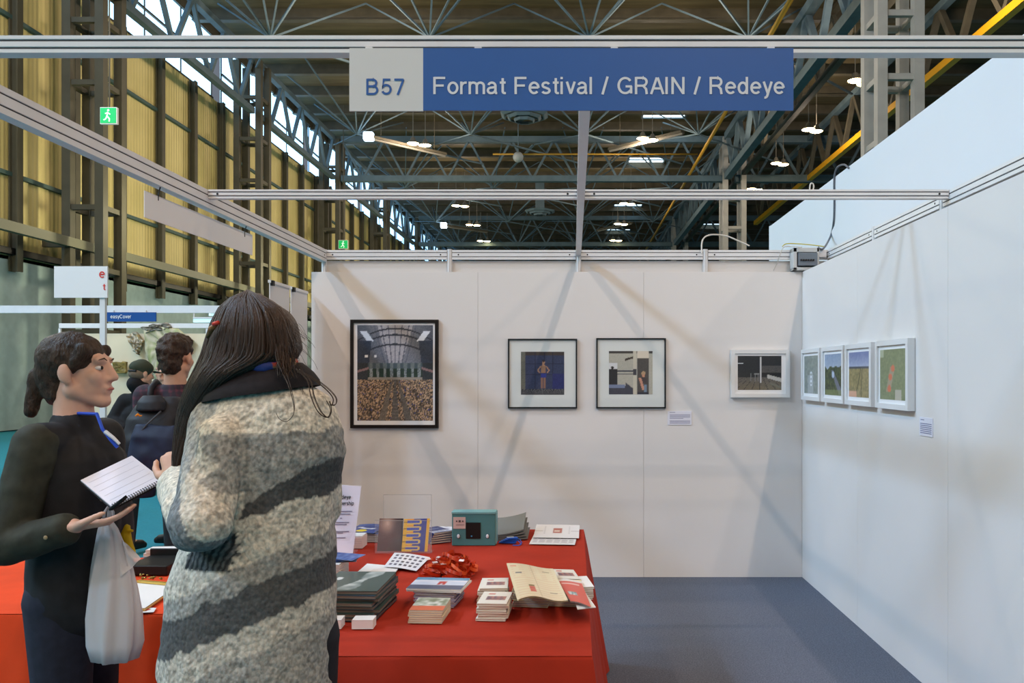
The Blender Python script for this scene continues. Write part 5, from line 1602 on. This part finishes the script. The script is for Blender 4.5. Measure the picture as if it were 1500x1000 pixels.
m = MB(); m.slab(bl+Vector((-.004,.002,-.003)), br+Vector((.004,.002,-.003)), tr+Vector((.004,.002,.004)), tl+Vector((-.004,.002,.004)), (0,.002,0)); m.box(((bl.x+br.x)/2, Yb+.03, TZ+.002), (W+.01, .10, .003)); m.build('acrylic_stand', M_ACR, ms)

# ---- blue brochures behind, on a short stack
def pr_blue(u, v):
    if v > .78: return (60,84,140)
    if .4 < v < .6 and .2 < u < .8 and abs(v-.5-.1*math.sin(u*8)) < .06: return (220,222,230)
    if v < .32 and .25 < u < .8 and (u-.5)**2*.6+(v-.18)**2 < .018: return (236,208,40)
    return mix((34,54,110), (52,80,150), vnoise(u*8, v*8))
c = T(543, 790); base = Vector((c.x, c.y+.03, TZ))
for i in range(5):
    book('brochure', 'blue and yellow brochure on top of the short stack behind the notice' if i == 4 else 'grey edged brochure in the short stack behind the notice, %s from the bottom' % ordn[i], 'brochure',
         base+Vector((.004*(i%2), .003*i, i*.0075)), .15, .21, .007, .03*(i-2), mat('brochure_grey', (120,112,108), 0.5) if i < 4 else mat('brochure_blue', (36,56,116), 0.4), 'blue brochure stack', pr_blue if i == 4 else None, 26, 26)
sh = sheet('leaflet', 'loose blue leaflet slipping off the stack behind the notice', 'leaflet', [base+Vector((-.12,-.09,.044)), base+Vector((.03,-.11,.043)), base+Vector((.06,.09,.047)), base+Vector((-.09,.10,.05))], .001, pr_blue, bend=lambda u, v: .006*math.sin(u*3))
# ---- small white card box
c = T(520, 804); t = thing('card_box', (c.x, c.y+.04, TZ), 'small white box of cards between the notice and the acrylic holder', 'box')
MB().box((c.x, c.y+.045, TZ+.0275), (.07, .09, .055)).build('box_body', mat('pinkish_white_card', (232,222,218), 0.6), t, bevel=.001)
MB().box((c.x, c.y+.045, TZ+.0575), (.067, .085, .004)).build('top_card', M_WHITEP, t)
m = MB()
for i in range(5): m.box((c.x, c.y-.0005, TZ+.008+i*.009), (.066, .0006, .0012))
m.build('card_edges', mat('card_edge_lines', (196,184,184), 0.7), t)
# ---- white stack with blue leaflets fanned on top, right beside the cardigan
c = T(494, 850)
for i in range(10):
    book('booklet', 'white booklet in the neat stack touching the cardigan, %s from the bottom' % ordn[i], 'booklet', Vector((c.x-.04+.001*(i%3), c.y+.06, TZ+i*.0065)), .10, .14, .006, .01*(i%3), M_WHITEP, 'white booklets beside the cardigan')
for i, (dx, rz) in enumerate(((0,.2),(.01,-.1),(.02,-.35))):
    cc = Vector((c.x-.01+dx, c.y+.07, TZ+.0665+i*.006)); Rz = Matrix.Rotation(rz, 3, 'Z')
    sheet('leaflet', ('lowest of three blue leaflets fanned on the white booklets', 'middle of three blue leaflets fanned on the white booklets', 'topmost blue leaflet fanned on the white booklets')[i], 'leaflet',
          [cc+Rz @ Vector(q) for q in ((-.07,-.05,0),(.07,-.05,0),(.07,.05,.004),(-.07,.05,.003))], .001, lambda u, v: (232,196,40) if v < .2 and u < .3 else mix((40,70,140), (120,150,200), vnoise(u*12+3, v*6)**2), 18, 12)

# ---- acrylic holder with two postcards
Yh = T(590, 811).y
def hp2(px, py, dy=0.0): return P(px, py, Yh+dy)
ah = thing('acrylic_holder', (xs(592,Yh), Yh+.03, TZ), 'clear acrylic leaflet holder standing on the red cloth with two postcards', 'leaflet holder')
m = MB()
def pane(x0, x1, y0, y1, Yo, th=.0025, lean=0.0):
    A = P(x0, y1, Yh+Yo); B = P(x1, y1, Yh+Yo); C = P(x1, y0, Yh+Yo+lean); D = P(x0, y0, Yh+Yo+lean)
    m.slab(A, B, C, D, (0, -th, 0))
pane(562, 632, 724, 808.5, .05, lean=.02); pane(549, 632, 762, 808.5, 0.0)
m.box((xs(591,Yh), Yh+.03, TZ+.002), (xs(632,Yh)-xs(549,Yh), .07, .003))
m.build('acrylic', M_ACR, ah)
m = MB()
for (px0, px1, py, yo) in ((562,632,724.3,.07),(549,632,762,.0)):
    A = P(px0,py,Yh+yo); B = P(px1,py,Yh+yo); m.bar(A, B, .0022, .0022)
A = P(632,724,Yh+.07); B = P(632,811,Yh+.05); m.bar(A, B, .0022, .0022); A = P(562,724,Yh+.07); B = P(562,762,Yh+.062); m.bar(A, B, .0022, .0022)
m.build('acrylic_edge', mat('acrylic_edge', (190,186,182), 0.2, alpha=.7), ah)
def pc_dark(u, v):
    d = math.hypot(u-.35, (v-.85)*1.1)
    c = mix((214,184,160), (92,66,62), d*2.4); c = mix(c, (34,28,30), max(0, (u-.45)*1.1)+max(0, .45-v)*.9)
    if .15 < u < .9 and v < .4 and abs(v-.15-u*.2) < .012: c = (70,56,54)
    if u > .93: c = (20,18,22)
    return c
def pc_blue(u, v):
    if u < .13 or u > .88:
        c = (240,190,30)
        if abs((v*5) % 1-.5) < .04 and u < .13: c = (30,28,30)
        return c
    c = (38,58,150)
    if u < .38: c = (238,128,50) if (v*5) % 1 > .35 else (240,190,30)
    ph = (v*5) % 1
    if u < .68 and .18 < ph < .82:
        inner = .30 < ph < .70
        if u < .62: c = (232,206,110) if not inner else (52,80,180)
        elif (u-.62)**2*14+(ph-.5)**2 < .1: c = (232,206,110)
    return c
m_ = thing('postcard', hp2(572,812), 'dark brown postcard leaning left in the acrylic holder', 'postcard')
A, B, C, D = P(552,807,Yh+.018), P(589,807,Yh+.018), P(591,759,Yh+.024), P(556,759,Yh+.024)
g = MB(); g.grid(A, B, C, D, 30, 40, fcol=pc_dark); g.build('picture', M_PRINT, m_)
MB().slab(A+Vector((0,.0014,0)), B+Vector((0,.0014,0)), C+Vector((0,.0014,0)), D+Vector((0,.0014,0)), (0,.001,0)).build('card', M_WHITEP, m_)
m_ = thing('postcard', hp2(610,812), 'blue and yellow patterned postcard on the right of the acrylic holder', 'postcard')
A, B, C, D = P(588,807.5,Yh+.012), P(626,807.5,Yh+.012), P(630,759,Yh+.02), P(592,760,Yh+.02)
g = MB(); g.grid(A, B, C, D, 40, 50, fcol=pc_blue); g.build('picture', M_PRINT, m_)
MB().slab(A+Vector((0,.0014,0)), B+Vector((0,.0014,0)), C+Vector((0,.0014,0)), D+Vector((0,.0014,0)), (0,.001,0)).build('card', M_WHITEP, m_)

# ---- leaflets right of the holder
def pr_navy(u, v): 
    if v < .35: return mix((210,214,226), (120,124,150), vnoise(u*14, v*14))
    return (36,52,104) if not (.6 < v < .7 and .2 < u < .8) else (150,160,190)
c = T(640, 793); 
for i in range(5):
    cc = Vector((c.x-.01, c.y+.02, TZ+i*.011)); rz = .5+.05*i
    book('brochure', 'navy and white brochure topping the small pile right of the acrylic holder' if i == 4 else 'brochure in the small pile right of the acrylic holder, %s from the bottom' % ordn[i], 'brochure', cc, .11, .15, .010, rz, mat('brochure_navy', (40,54,100), 0.45), 'brochures right of the acrylic holder', pr_navy if i == 4 else None, 20, 20)
c = T(657, 786)
for i in range(3):
    cc = Vector((c.x, c.y+.03, TZ+.002+i*.004)); Rz = Matrix.Rotation(.25-.2*i, 3, 'Z')
    sheet('leaflet', ('lowest', 'middle', 'topmost')[i]+' white patterned leaflet fanned left of the teal box', 'leaflet', [cc+Rz @ Vector(q) for q in ((-.09,-.06,0),(.06,-.06,0),(.08,.07,.02),(-.07,.07,.02))], .001, lambda u, v: mix((236,236,240), (130,136,168), max(0, vnoise(u*12, v*12)-.5)*1.8), 16, 16, bend=lambda u, v: .01*math.sin(v*3))

# ---- teal box
Yt = T(690, 799.5).y
tb = thing('teal_box', (xs(694,Yt), Yt+.04, TZ), 'teal presentation box with a black square window standing on the red cloth', 'box')
def fb(m, x0, x1, y0, y1, yo, dep): 
    A = P(x0, y1, Yt); B = P(x1, y0, Yt); m.box(((A.x+B.x)/2, Yt+yo, (A.z+B.z)/2), (B.x-A.x, dep, B.z-A.z))
M_TEAL = mat('teal_card', (74,126,128), 0.5); M_TEALL = mat('pale_teal_card', (120,172,174), 0.5)
zb_ = TZ
m = MB(); A = P(662, 751, Yt); B = P(725.5, 751, Yt); m.box(((A.x+B.x)/2, Yt+.035, (A.z+zb_)/2), (B.x-A.x, .07, A.z-zb_)); m.build('box_body', M_TEAL, tb, bevel=.002)
m = MB(); fb(m, 661.5, 726, 749.5, 752.5, .035, .075); fb(m, 724.5, 727, 751, 797, .04, .07); m.build('rim', M_TEALL, tb, bevel=.001)
m = MB(); fb(m, 682.5, 704, 765, 788.5, -.001, .004); m.build('window_square', M_BLACK, tb)
m = MB(); fb(m, 664, 682, 757, 774, -.001, .003); m.build('label_card', mat('pinkish_label', (206,180,172), 0.6), tb)
m = MB(); fb(m, 668,670,762,764,-.003,.002); fb(m, 672,675,761.5,764.5,-.003,.002); fb(m, 677,679,762,764,-.003,.002); fb(m,668,680,768.2,768.8,-.003,.001); m.build('label_print', mat('label_ink', (80,66,66), 0.7), tb)
for px in (671.5, 714):
    A = P(px, 785, Yt); m = MB(); m.ell((A.x, Yt-.001, A.z), (.0075, .003, .0105), 18, 10); m.build('white_oval', mat('oval_white', (222,234,240), 0.35), tb, smooth=True)
    m = MB(); m.ell((A.x, Yt-.0, A.z), (.0105, .0025, .0135), 18, 10); m.build('oval_surround', mat('oval_dark_teal', (40,84,96), 0.4), tb, smooth=True)
A = P(691, 785, Yt); MB().ell((A.x, Yt-.004, A.z), (.004,.002,.004), 12, 8).build('blue_dot', mat('dot_blue', (60,130,170), 0.4), tb, smooth=True)

# ---- grey curved brochures beside the teal box
for i in range(4):
    base = T(752, 789); z0 = TZ+i*.008
    A = Vector((xs(727,4.12), 4.05+.01*i, z0+.002)); 
    t = thing('grey_folder', (xs(752,4.12), 4.1, z0), 'grey curled folder beside the teal box, %s of the pile' % ('topmost' if i == 3 else ordn[i]+' from the bottom'), 'folder', 'grey folders beside the teal box')
    m = MB(); n_ = 16
    top = []; bot = []
    for k in range(n_+1):
        u = k/n_; x = xs(724,4.1)+(xs(774-2*i,4.1)-xs(724,4.1))*u; z = z0+.004+.022*u*u*(.3+.3*i)
        top.append((x, 4.02+.02*u, z)); bot.append((x, 4.24+.02*u, z+.012+.012*i))
    vs = top+bot; vs2 = [(v[0], v[1], v[2]-.006) for v in vs]; N = n_+1
    fs = [(k, k+1, N+k+1, N+k) for k in range(n_)]; o0 = 2*N
    fs += [(o0+k+1, o0+k, o0+N+k, o0+N+k+1) for k in range(n_)]
    fs += [(k+1, k, o0+k, o0+k+1) for k in range(n_)]+[(N+k, N+k+1, o0+N+k+1, o0+N+k) for k in range(n_)]
    fs += [(0, N, o0+N, o0), (N-1, o0+N-1, o0+2*N-1, 2*N-1)]
    m.add(vs+vs2, fs); m.build('cover', mat('folder_grey', (118,120,118), 0.6), t, smooth=False)
# ---- blue lanyard bundle
c = T(746, 797)
t = thing('lanyard_bundle', c, 'bright blue folded lanyard with white print beside the teal box', 'lanyard')
m = MB(); M_LB = mat('bright_blue_ribbon', (24,92,200), 0.4)
for k in range(5):
    Rz = .3*k
    m.box(c+Vector((-.01+.006*k, .02-.003*k, .006+k*.006)), (.085-.008*k, .03, .0045), Matrix.Rotation(-.15+.12*k, 3, 'Z'))
m.build('folded_ribbon', M_LB, t, bevel=.001)
m = MB(); m.tube([c+Vector(q) for q in ((.02,.01,.02),(.045,.0,.018),(.06,-.02,.006),(.05,-.04,.003),(.02,-.035,.003))], .0022, 6); m.tube([c+Vector(q) for q in ((.02,.02,.028),(.05,.025,.02),(.062,.01,.006),(.058,-.03,.003))], .0022, 6); m.build('cord', M_LB, t, smooth=True)
m = MB(); m.box(c+Vector((.004,.012,.0335)), (.035,.016,.001), .25); m.build('white_print', mat('ribbon_print', (200,214,230), 0.5), t)

# ---- printed sheets at the far right corner of the table
def pr_sheet(u, v):
    if .40 < u < .62 and .35 < v < .72:
        return (176,84,62) if not ((u-.5)**2+(v-.5)**2 < .004) else (232,214,200)
    if abs(v-.5) < .01 and (u < .2 or u > .8): return (170,170,176)
    for q in (.22, .78):
        if abs(u-q) < .006 and .3 < v < .85 and int(v*40) % 2: return (150,150,160)
    return (234,234,238)
def pr_lines(u, v):
    if .06 < v < .9 and .05 < u < .95 and int(v*22) % 2 and int(u*30+v*3) % 5: return (170,168,178)
    return (232,232,236)
lo = [T(775,797,.004), T(842,798,.004), T(848,775,.004), T(786,775,.004)]
for p in lo: p.z = TZ+.003
sheet('printed_sheet', 'white sheet of printed text under another at the far right of the table', 'paper', lo, .001, pr_lines, 30, 20)
hi = [T(781,790,.0), T(848,791,.0), T(849,771.5,.0), T(786,770.5,.0)]
for p in hi: p.z = TZ+.008
sheet('printed_sheet', 'white sheet with a small brick red square picture on top at the far right', 'paper', hi, .001, pr_sheet, 40, 30)

# ---- contact sheet of small pictures, papers
def pr_contact(u, v):
    if .07 < u < .93 and .10 < v < .92:
        a = ((u-.07)/.86*6) % 1; b = ((v-.10)/.82*4) % 1
        if .2 < a < .8 and .25 < b < .8:
            k = hsh(int((u-.07)/.86*6), int((v-.10)/.82*4)); return mix((90,84,110), (58,60,70), k)
    return (236,236,240)
def flat(pts, z):
    out = []
    for (x, y) in pts:
        p = T(x, y, z-TT-.002+.0); p = P(x, y, F*(EYE-z)/(y-VY)); out.append(p)
    return out
sheet('contact_sheet', 'white sheet printed with rows of small square pictures', 'paper', flat([(562,830),(610,835),(630,815),(578,809)], TZ+.012), .001, pr_contact, 48, 36, bend=lambda u, v: .003*math.sin(u*4))
sheet('loose_paper', 'plain white paper partly under the contact sheet', 'paper', flat([(518,842),(560,842),(592,830),(538,825)], TZ+.004), .001, None, 8, 8)
sheet('booklet', 'white booklet with a brown picture strip behind the dark catalogues', 'booklet', flat([(524,846),(572,848),(586,828),(548,833)], TZ+.009), .004, lambda u, v: (150,104,84) if .25 < v < .5 and .1 < u < .8 else (234,230,228), 20, 14)

# ---- dark green catalogues
def pr_cat(u, v):
    c = (66,84,80)
    w = .5+.13*math.sin(v*5)
    if abs(u-(.42+.28*v)) < .10+.05*math.sin(v*9) and .05 < v < .98: c = mix((196,202,200), (90,108,106), vnoise(u*10, v*10)*.9)
    if (u-.16)**2*2+(v-.62)**2 < .006: c = (214,218,216)
    return c
M_CAT = mat('dark_green_cover', (62,80,77), 0.45); M_CATS = mat('taupe_page_block', (120,106,96), 0.7, var=.15, vscale=80, stretch=(.2,.2,5))
M_CATB = mat('slate_blue_cover', (52,70,84), 0.4)
ctop = T(532, 868)   # rough centre
cc0 = P(531, 852, 2.93)
rnd = random.Random(4)
NB = 8
for i in range(NB):
    h = .0125
    x = -.776+rnd.uniform(-.008,.008)+.001*(NB-i); y = 2.845+rnd.uniform(-.008,.008)
    rz = -.06+rnd.uniform(-.05,.05)
    lab = 'dark green catalogue with a pale figure on its cover, topmost of its stack' if i == NB-1 else 'catalogue in the dark green stack, %s from the bottom' % (ordn+['eleventh'])[i]
    b0 = book('catalogue', lab, 'catalogue', (x, y, TZ+i*h), .215, .27, h-.0006, rz, M_CAT if i % 3 else M_CATB, 'dark green catalogues', pr_cat if i == NB-1 else None, 40, 40, edge=M_CATS)
# small white card piles just before the catalogues
for k, (xx, lab) in enumerate(((-.80, 'small white block of cards before the catalogue stack, left one'), (-.695, 'small white block of cards before the catalogue stack, right one'))):
    book('card_pile', lab, 'cards', (xx, 2.645, TZ), .07, .05, .03, .03, M_WHITEP, 'white card blocks before the catalogues', edge=M_WHITEP)

# ---- red lanyards
c = T(657, 844)
t = thing('lanyard_heap', c, 'heap of shiny red orange lanyards in the middle of the table', 'lanyards')
t['kind'] = 'stuff'
rnd = random.Random(21); m = MB(); m2 = MB()
for i in range(64):
    a = rnd.random()*6.28; rr = rnd.random()**.6
    cx = c.x+math.cos(a)*rr*.092; cy = c.y+.03+math.sin(a)*rr*.085
    R0 = rnd.uniform(.018, .042); ph = rnd.random()*6.28; el = rnd.uniform(.5, 1); tilt = rnd.uniform(-.9, .9); zc = TZ+.014+rnd.random()*.075*(1-rr*.7)
    if rnd.random() < .25: cx += rnd.choice((-1, 1))*.05; zc = TZ+.008; tilt *= .2
    pts = []; ns = []
    n_ = 26
    for k in range(n_):
        q = ph+6.28*k/n_*rnd.choice((1,)); 
        p = Vector((cx+R0*math.cos(q), cy+R0*el*math.sin(q), zc+R0*tilt*math.cos(q)*.6+.006*math.sin(q*2)))
        p.z = max(p.z, TZ+.003); pts.append(p)
    w_ = .007; tw = rnd.random()*6
    o0 = len(m.v); vs = []
    for k, p in enumerate(pts):
        s = math.sin(tw+k*.25); u_ = Vector((0, s*.5, 1)).normalized()*w_
        q1 = p-u_; q1.z = max(q1.z, TZ+.001); vs += [q1, p+u_]
    fs = [(2*k, 2*((k+1) % n_), 2*((k+1) % n_)+1, 2*k+1) for k in range(n_)]
    tgt = m if rnd.random() < .85 else m2
    tgt.add(vs, fs)
    tgt.add([v+Vector((.0007,.0007,0)) for v in vs], [f[::-1] for f in fs])
m.build('red_ribbon', mat('red_satin_ribbon', (192,56,26), 0.28, coat=.4), t, smooth=True)
m2.build('printed_ribbon', mat('orange_satin_ribbon', (226,96,50), 0.28, coat=.4), t, smooth=True)
m = MB()
for i in range(9):
    p = Vector((c.x+rnd.uniform(-.085,.085), c.y+rnd.uniform(-.03,.07), TZ+rnd.uniform(.045,.08))); m.box(p, (.022, .012, .002), Matrix.Rotation(rnd.random()*3, 3, 'Z') @ Matrix.Rotation(rnd.uniform(-.5,.5), 3, 'X'))
p = T(630, 829); 
m.build('white_print', mat('ribbon_white_print', (236,224,222), 0.4), t)

# ---- sky blue postcards
def pr_sky(u, v):
    if v > .78: c = mix((74,128,160), (120,166,196), vnoise(u*7, v*9))
    elif v > .34: c = mix((196,206,222), (232,226,232), vnoise(u*5, v*9))
    else: c = (84,88,110)
    if abs(u-.55) < .075 and .36 < v < .66 and not (abs(u-.55) < .02 and v < .5): c = (186,52,44)
    return c
base = P(642, 868, 3.02)
for i in range(11):
    zz = TZ+i*.0062
    x = xs(647,3.0)+.0012*((i*7) % 5); y = 2.935+.0015*((i*3) % 4)
    book('postcard', 'sky blue postcard with a small red figure, topmost of its pile' if i == 10 else 'postcard under the sky blue top card, %s from the bottom' % (ordn+['eleventh'])[i], 'postcard', (x, y, zz), .20 if i > 8 else .15, .16 if i > 8 else .14, .0058, -.12+.02*((i*5) % 3), mat('postcard_violet', (132,118,150), 0.5) if i < 9 else M_WHITEP, 'sky blue postcard pile', pr_sky if i == 10 else None, 34, 28)
def pr_gr(u, v): return mix((232,230,222), (112,120,90), vnoise(u*9, v*9)) if v > .35 else (214,104,66)
for i in range(6):
    book('postcard', 'mottled white and orange postcard, topmost of the near pile' if i == 5 else 'cream postcard in the near pile before the sky blue one, %s from the bottom' % ordn[i], 'postcard', (xs(627,2.72)+.001*(i % 3), 2.755, TZ+i*.0075), .115, .15, .007, -.05+.015*(i % 3), mat('cream_card', (222,206,170), 0.6), 'near pile of cream postcards', pr_gr if i == 5 else None, 22, 22)

# ---- small booklets, in two stacks, with a red picture strip
def pr_small(u, v):
    if .28 < v < .62 and .2 < u < .88: return mix((92,72,92), (196,132,112), vnoise(u*14, v*7))
    if .75 < v < .85 and .2 < u < .45: return (206,110,96)
    return (236,232,222)
M_CRM = mat('cream_cover', (230,224,208), 0.6)
sp = [('first of the small cream booklet stacks, the far one', xs(723,3.0), 3.005, 6, .02), ('small cream booklet stack nearest the postcards', xs(724,2.76), 2.78, 7, -.03)]
for si, (nm, x, y, n_, rz) in enumerate(sp):
    for i in range(n_):
        pos = 'topmost' if i == n_-1 else '%s from the bottom' % ordn[i]
        where = ('far small stack', 'near small stack')[si]
        book('booklet', 'cream booklet with %s, %s of the %s' % ('a red brown strip picture' if i == n_-1 else 'plain edges', pos, where), 'booklet', (x+.002*((i*3) % 4)-.003, y+.002*((i*5) % 3), TZ+i*.0085), .102, .150, .008, rz+.03*((i*7) % 3-1), M_CRM, ('small cream booklets, far stack', 'small cream booklets, near stack')[si], pr_small if i == n_-1 else None, 30, 22)
# ---- stacks under the newspaper
for si, (px, yy_, n_, w_) in enumerate(((781, 2.94, 9, .13), (826, 2.95, 7, .115))):
    for i in range(n_):
        book('booklet', 'cream booklet in the %s stack under the newspaper, %s' % (('left', 'right')[si], 'topmost' if i == n_-1 else ordn[i]+' from the bottom'), 'booklet', (xs(px, yy_)+.002*((i*3) % 3), yy_, TZ+i*.0085), w_, .15, .008, -.08+.04*((i*7) % 3-1), M_CRM if i % 2 else mat('yellow_cream_cover', (228,214,160), 0.6), ('booklets under the newspaper, left stack', 'booklets under the newspaper, right stack')[si], edge=M_EDGE)
def pr_news(u, v):
    c = (232,220,188)
    if abs(u-.5) < .006: c = (204,190,156)
    for q in (.5,): pass
    if .30 < u < .42 and .12 < v < .34: c = (206,96,78) if v < .29 else (120,110,60)
    if .13 < u < .26 and .66 < v < .72: c = (110,112,120)
    if .70 < u < .86 and .18 < v < .215: c = (70,64,56)
    if .72 < u < .88 and .82 < v < .85: c = (150,140,110)
    if .05 < u < .2 and .88 < v < .93: c = (226,160,130)
    if int(v*46) % 3 == 0 and (int(u*9) % 2 == 0 or v < .6) and .06 < u < .94: c = mix(c, (218,176,140), .45)
    return c
zn_ = TZ+.082
nw = flat([(758,880),(832,877),(810,833),(742,826)], zn_)
for p, z in zip(nw, (0,.0,.012,.012)): pass
sheet('newspaper', 'cream folded newspaper with small red picture lying open over the booklet stacks', 'newspaper', nw, .004, pr_news, 60, 50, base=mat('newsprint', (216,202,170), 0.8), bend=lambda u, v: .010*math.sin(u*5.5)*(1-v*.6)+.004)
def pr_red(u, v):
    c = (214,92,76)
    if v > .9: c = (232,226,220)
    if .75 < v < .83 and .1 < u < .85: c = (236,190,180)
    if .3 < v < .42 and .15 < u < .55: c = mix((60,110,110), (220,220,220), vnoise(u*20, v*20))
    return c
sheet('leaflet', 'coral red leaflet tucked beside the newspaper at the table edge', 'leaflet', flat([(836,880),(866,888),(851,850),(815,848)], TZ+.062), .003, pr_red, 36, 36, bend=lambda u, v: .003*math.sin(u*4))
sheet('leaflet', 'small white leaflet with brown strip picture behind the coral leaflet', 'leaflet', flat([(814,847),(850,848),(840,834),(806,833)], TZ+.056), .003, pr_small, 26, 18)
sheet('leaflet', 'white leaflet showing below the right edge of the coral leaflet', 'leaflet', flat([(846,892),(873,889),(858,868),(838,868)], TZ+.05), .002, None, 6, 6)
for i in range(6):
    book('booklet', 'booklet in the low pile under the coral leaflet, %s' % ('topmost' if i == 5 else ordn[i]+' from the bottom'), 'booklet', (xs(848,3.0)+.002*(i % 2), 3.04, TZ+i*.008), .085, .16, .0075, .12+.02*(i % 3), M_WHITEP, 'low pile under the coral leaflet')

# ---- left table: clipboard, tray, papers
TZ = TT+.0045
cb = flat([(196,886),(214,890),(252,856),(236,852)], TZ+.006)
A, B, C, D = [P(*q) for q in ((0,0,1),)]*4 if False else (None,)*4
cbx = flat([(172,893),(212,893),(262,858),(196,852)], TZ+.008)
t = thing('clipboard', sum((p for p in cbx), Vector())/4, 'wooden clipboard holding a blank white sheet on the orange red cloth', 'clipboard')
m = MB(); m.slab(*cbx, (0,0,.006)); m.build('board', mat('clipboard_wood', (196,150,84), 0.5, var=.1, vscale=20), t)
q = [p+Vector((0,0,.003)) for p in cbx]; cen = sum(q, Vector())/4; q = [cen+(p-cen)*.93 for p in q]
m = MB(); m.slab(*q, (0,0,.0015)); m.build('paper', M_WHITEP, t)
e0, e1 = cbx[3], cbx[2]
m = MB(); m.bar(e0.lerp(e1,.12)+Vector((0,-.01,.008)), e0.lerp(e1,.85)+Vector((0,-.01,.008)), .022, .008); m.build('metal_clip', mat('brassy_metal', (220,186,96), 0.3, metal=.5), t, bevel=.002)
m = MB()
rnd = random.Random(9)
for i in range(14):
    p = e0.lerp(e1, rnd.uniform(.1,.6))+Vector((0, rnd.uniform(.0,.03), .014+rnd.uniform(0,.016)))
    m.ell(p, (rnd.uniform(.004,.008), .004, rnd.uniform(.003,.006)), 10, 6)
o = m.build('paper_clips', mat('clip_brass', (150,130,70), 0.25, metal=.8), t, smooth=True)
c = P(232, 840, 3.5)
t = thing('black_tray', (xs(232,3.42), 3.42, TZ), 'black document tray behind the clipboard', 'tray')
x0, x1 = xs(202,3.42), xs(262,3.42)
m = MB(); m.box(((x0+x1)/2, 3.42, TZ+.02), (x1-x0, .20, .04)); m.box(((x0+x1)/2, 3.52, TZ+.035), (x1-x0, .01, .07)); m.build('tray_body', M_BLACK, t, bevel=.004)
for i in range(4):
    book('paper_stack', '%s pile of white papers behind the black tray' % ('topmost' if i == 3 else ordn[i]+' from bottom'), 'papers', ((x0+x1)/2-.01+.01*(i % 2), 3.56 + .0, TZ+i*.016), .22, .07, .015, .02*i, M_WHITEP if i != 1 else mat('grey_card', (120,118,122), 0.6), 'papers behind the black tray')
t = thing('name_tag', P(215,893,3.0), 'small white and red name tag on the orange red cloth', 'tag')
q = flat([(203,897),(225,896),(229,890),(209,889)], TZ+.003)
m = MB(); m.slab(*q, (0,0,.0015)); m.build('card', M_WHITEP, t)
q2 = [q[0].lerp(q[2], .35)+Vector((0,0,.001)), q[1].lerp(q[3], .4)+Vector((0,0,.001)), q[2].lerp(q[0], .3)+Vector((0,0,.001)), q[3].lerp(q[1], .3)+Vector((0,0,.001))]
m = MB(); m.slab(*q2, (0,0,.0006)); m.build('red_print', mat('tag_red', (206,60,50), 0.5), t)
# ================================================================== CAMERA AND WORLD
cam = bpy.data.cameras.new('camera'); co = bpy.data.objects.new('camera', cam); COL.objects.link(co)
co.location = (0, 0, EYE); co.rotation_euler = (R(90), 0, 0)
cam.sensor_width = 36.0; cam.lens = 36.0*F/1500.0
cam.shift_x = (750-VX)/1500.0; cam.shift_y = (VY-500)/1500.0
cam.clip_end = 400; cam.clip_start = 0.05
SC.camera = co
w = bpy.data.worlds.new('world'); SC.world = w; w.use_nodes = True
bg = w.node_tree.nodes['Background']; bg.inputs['Color'].default_value = (0.72, 0.82, 1.0, 1); bg.inputs['Strength'].default_value = 0.40
vs_ = SC.view_settings; vs_.view_transform = 'Standard'; vs_.look = 'None'; vs_.gamma = 1.0; vs_.exposure = -0.93; vs_.use_curve_mapping = False
SC.cycles.max_bounces = 6; SC.cycles.diffuse_bounces = 3; SC.cycles.sample_clamp_indirect = 4.0
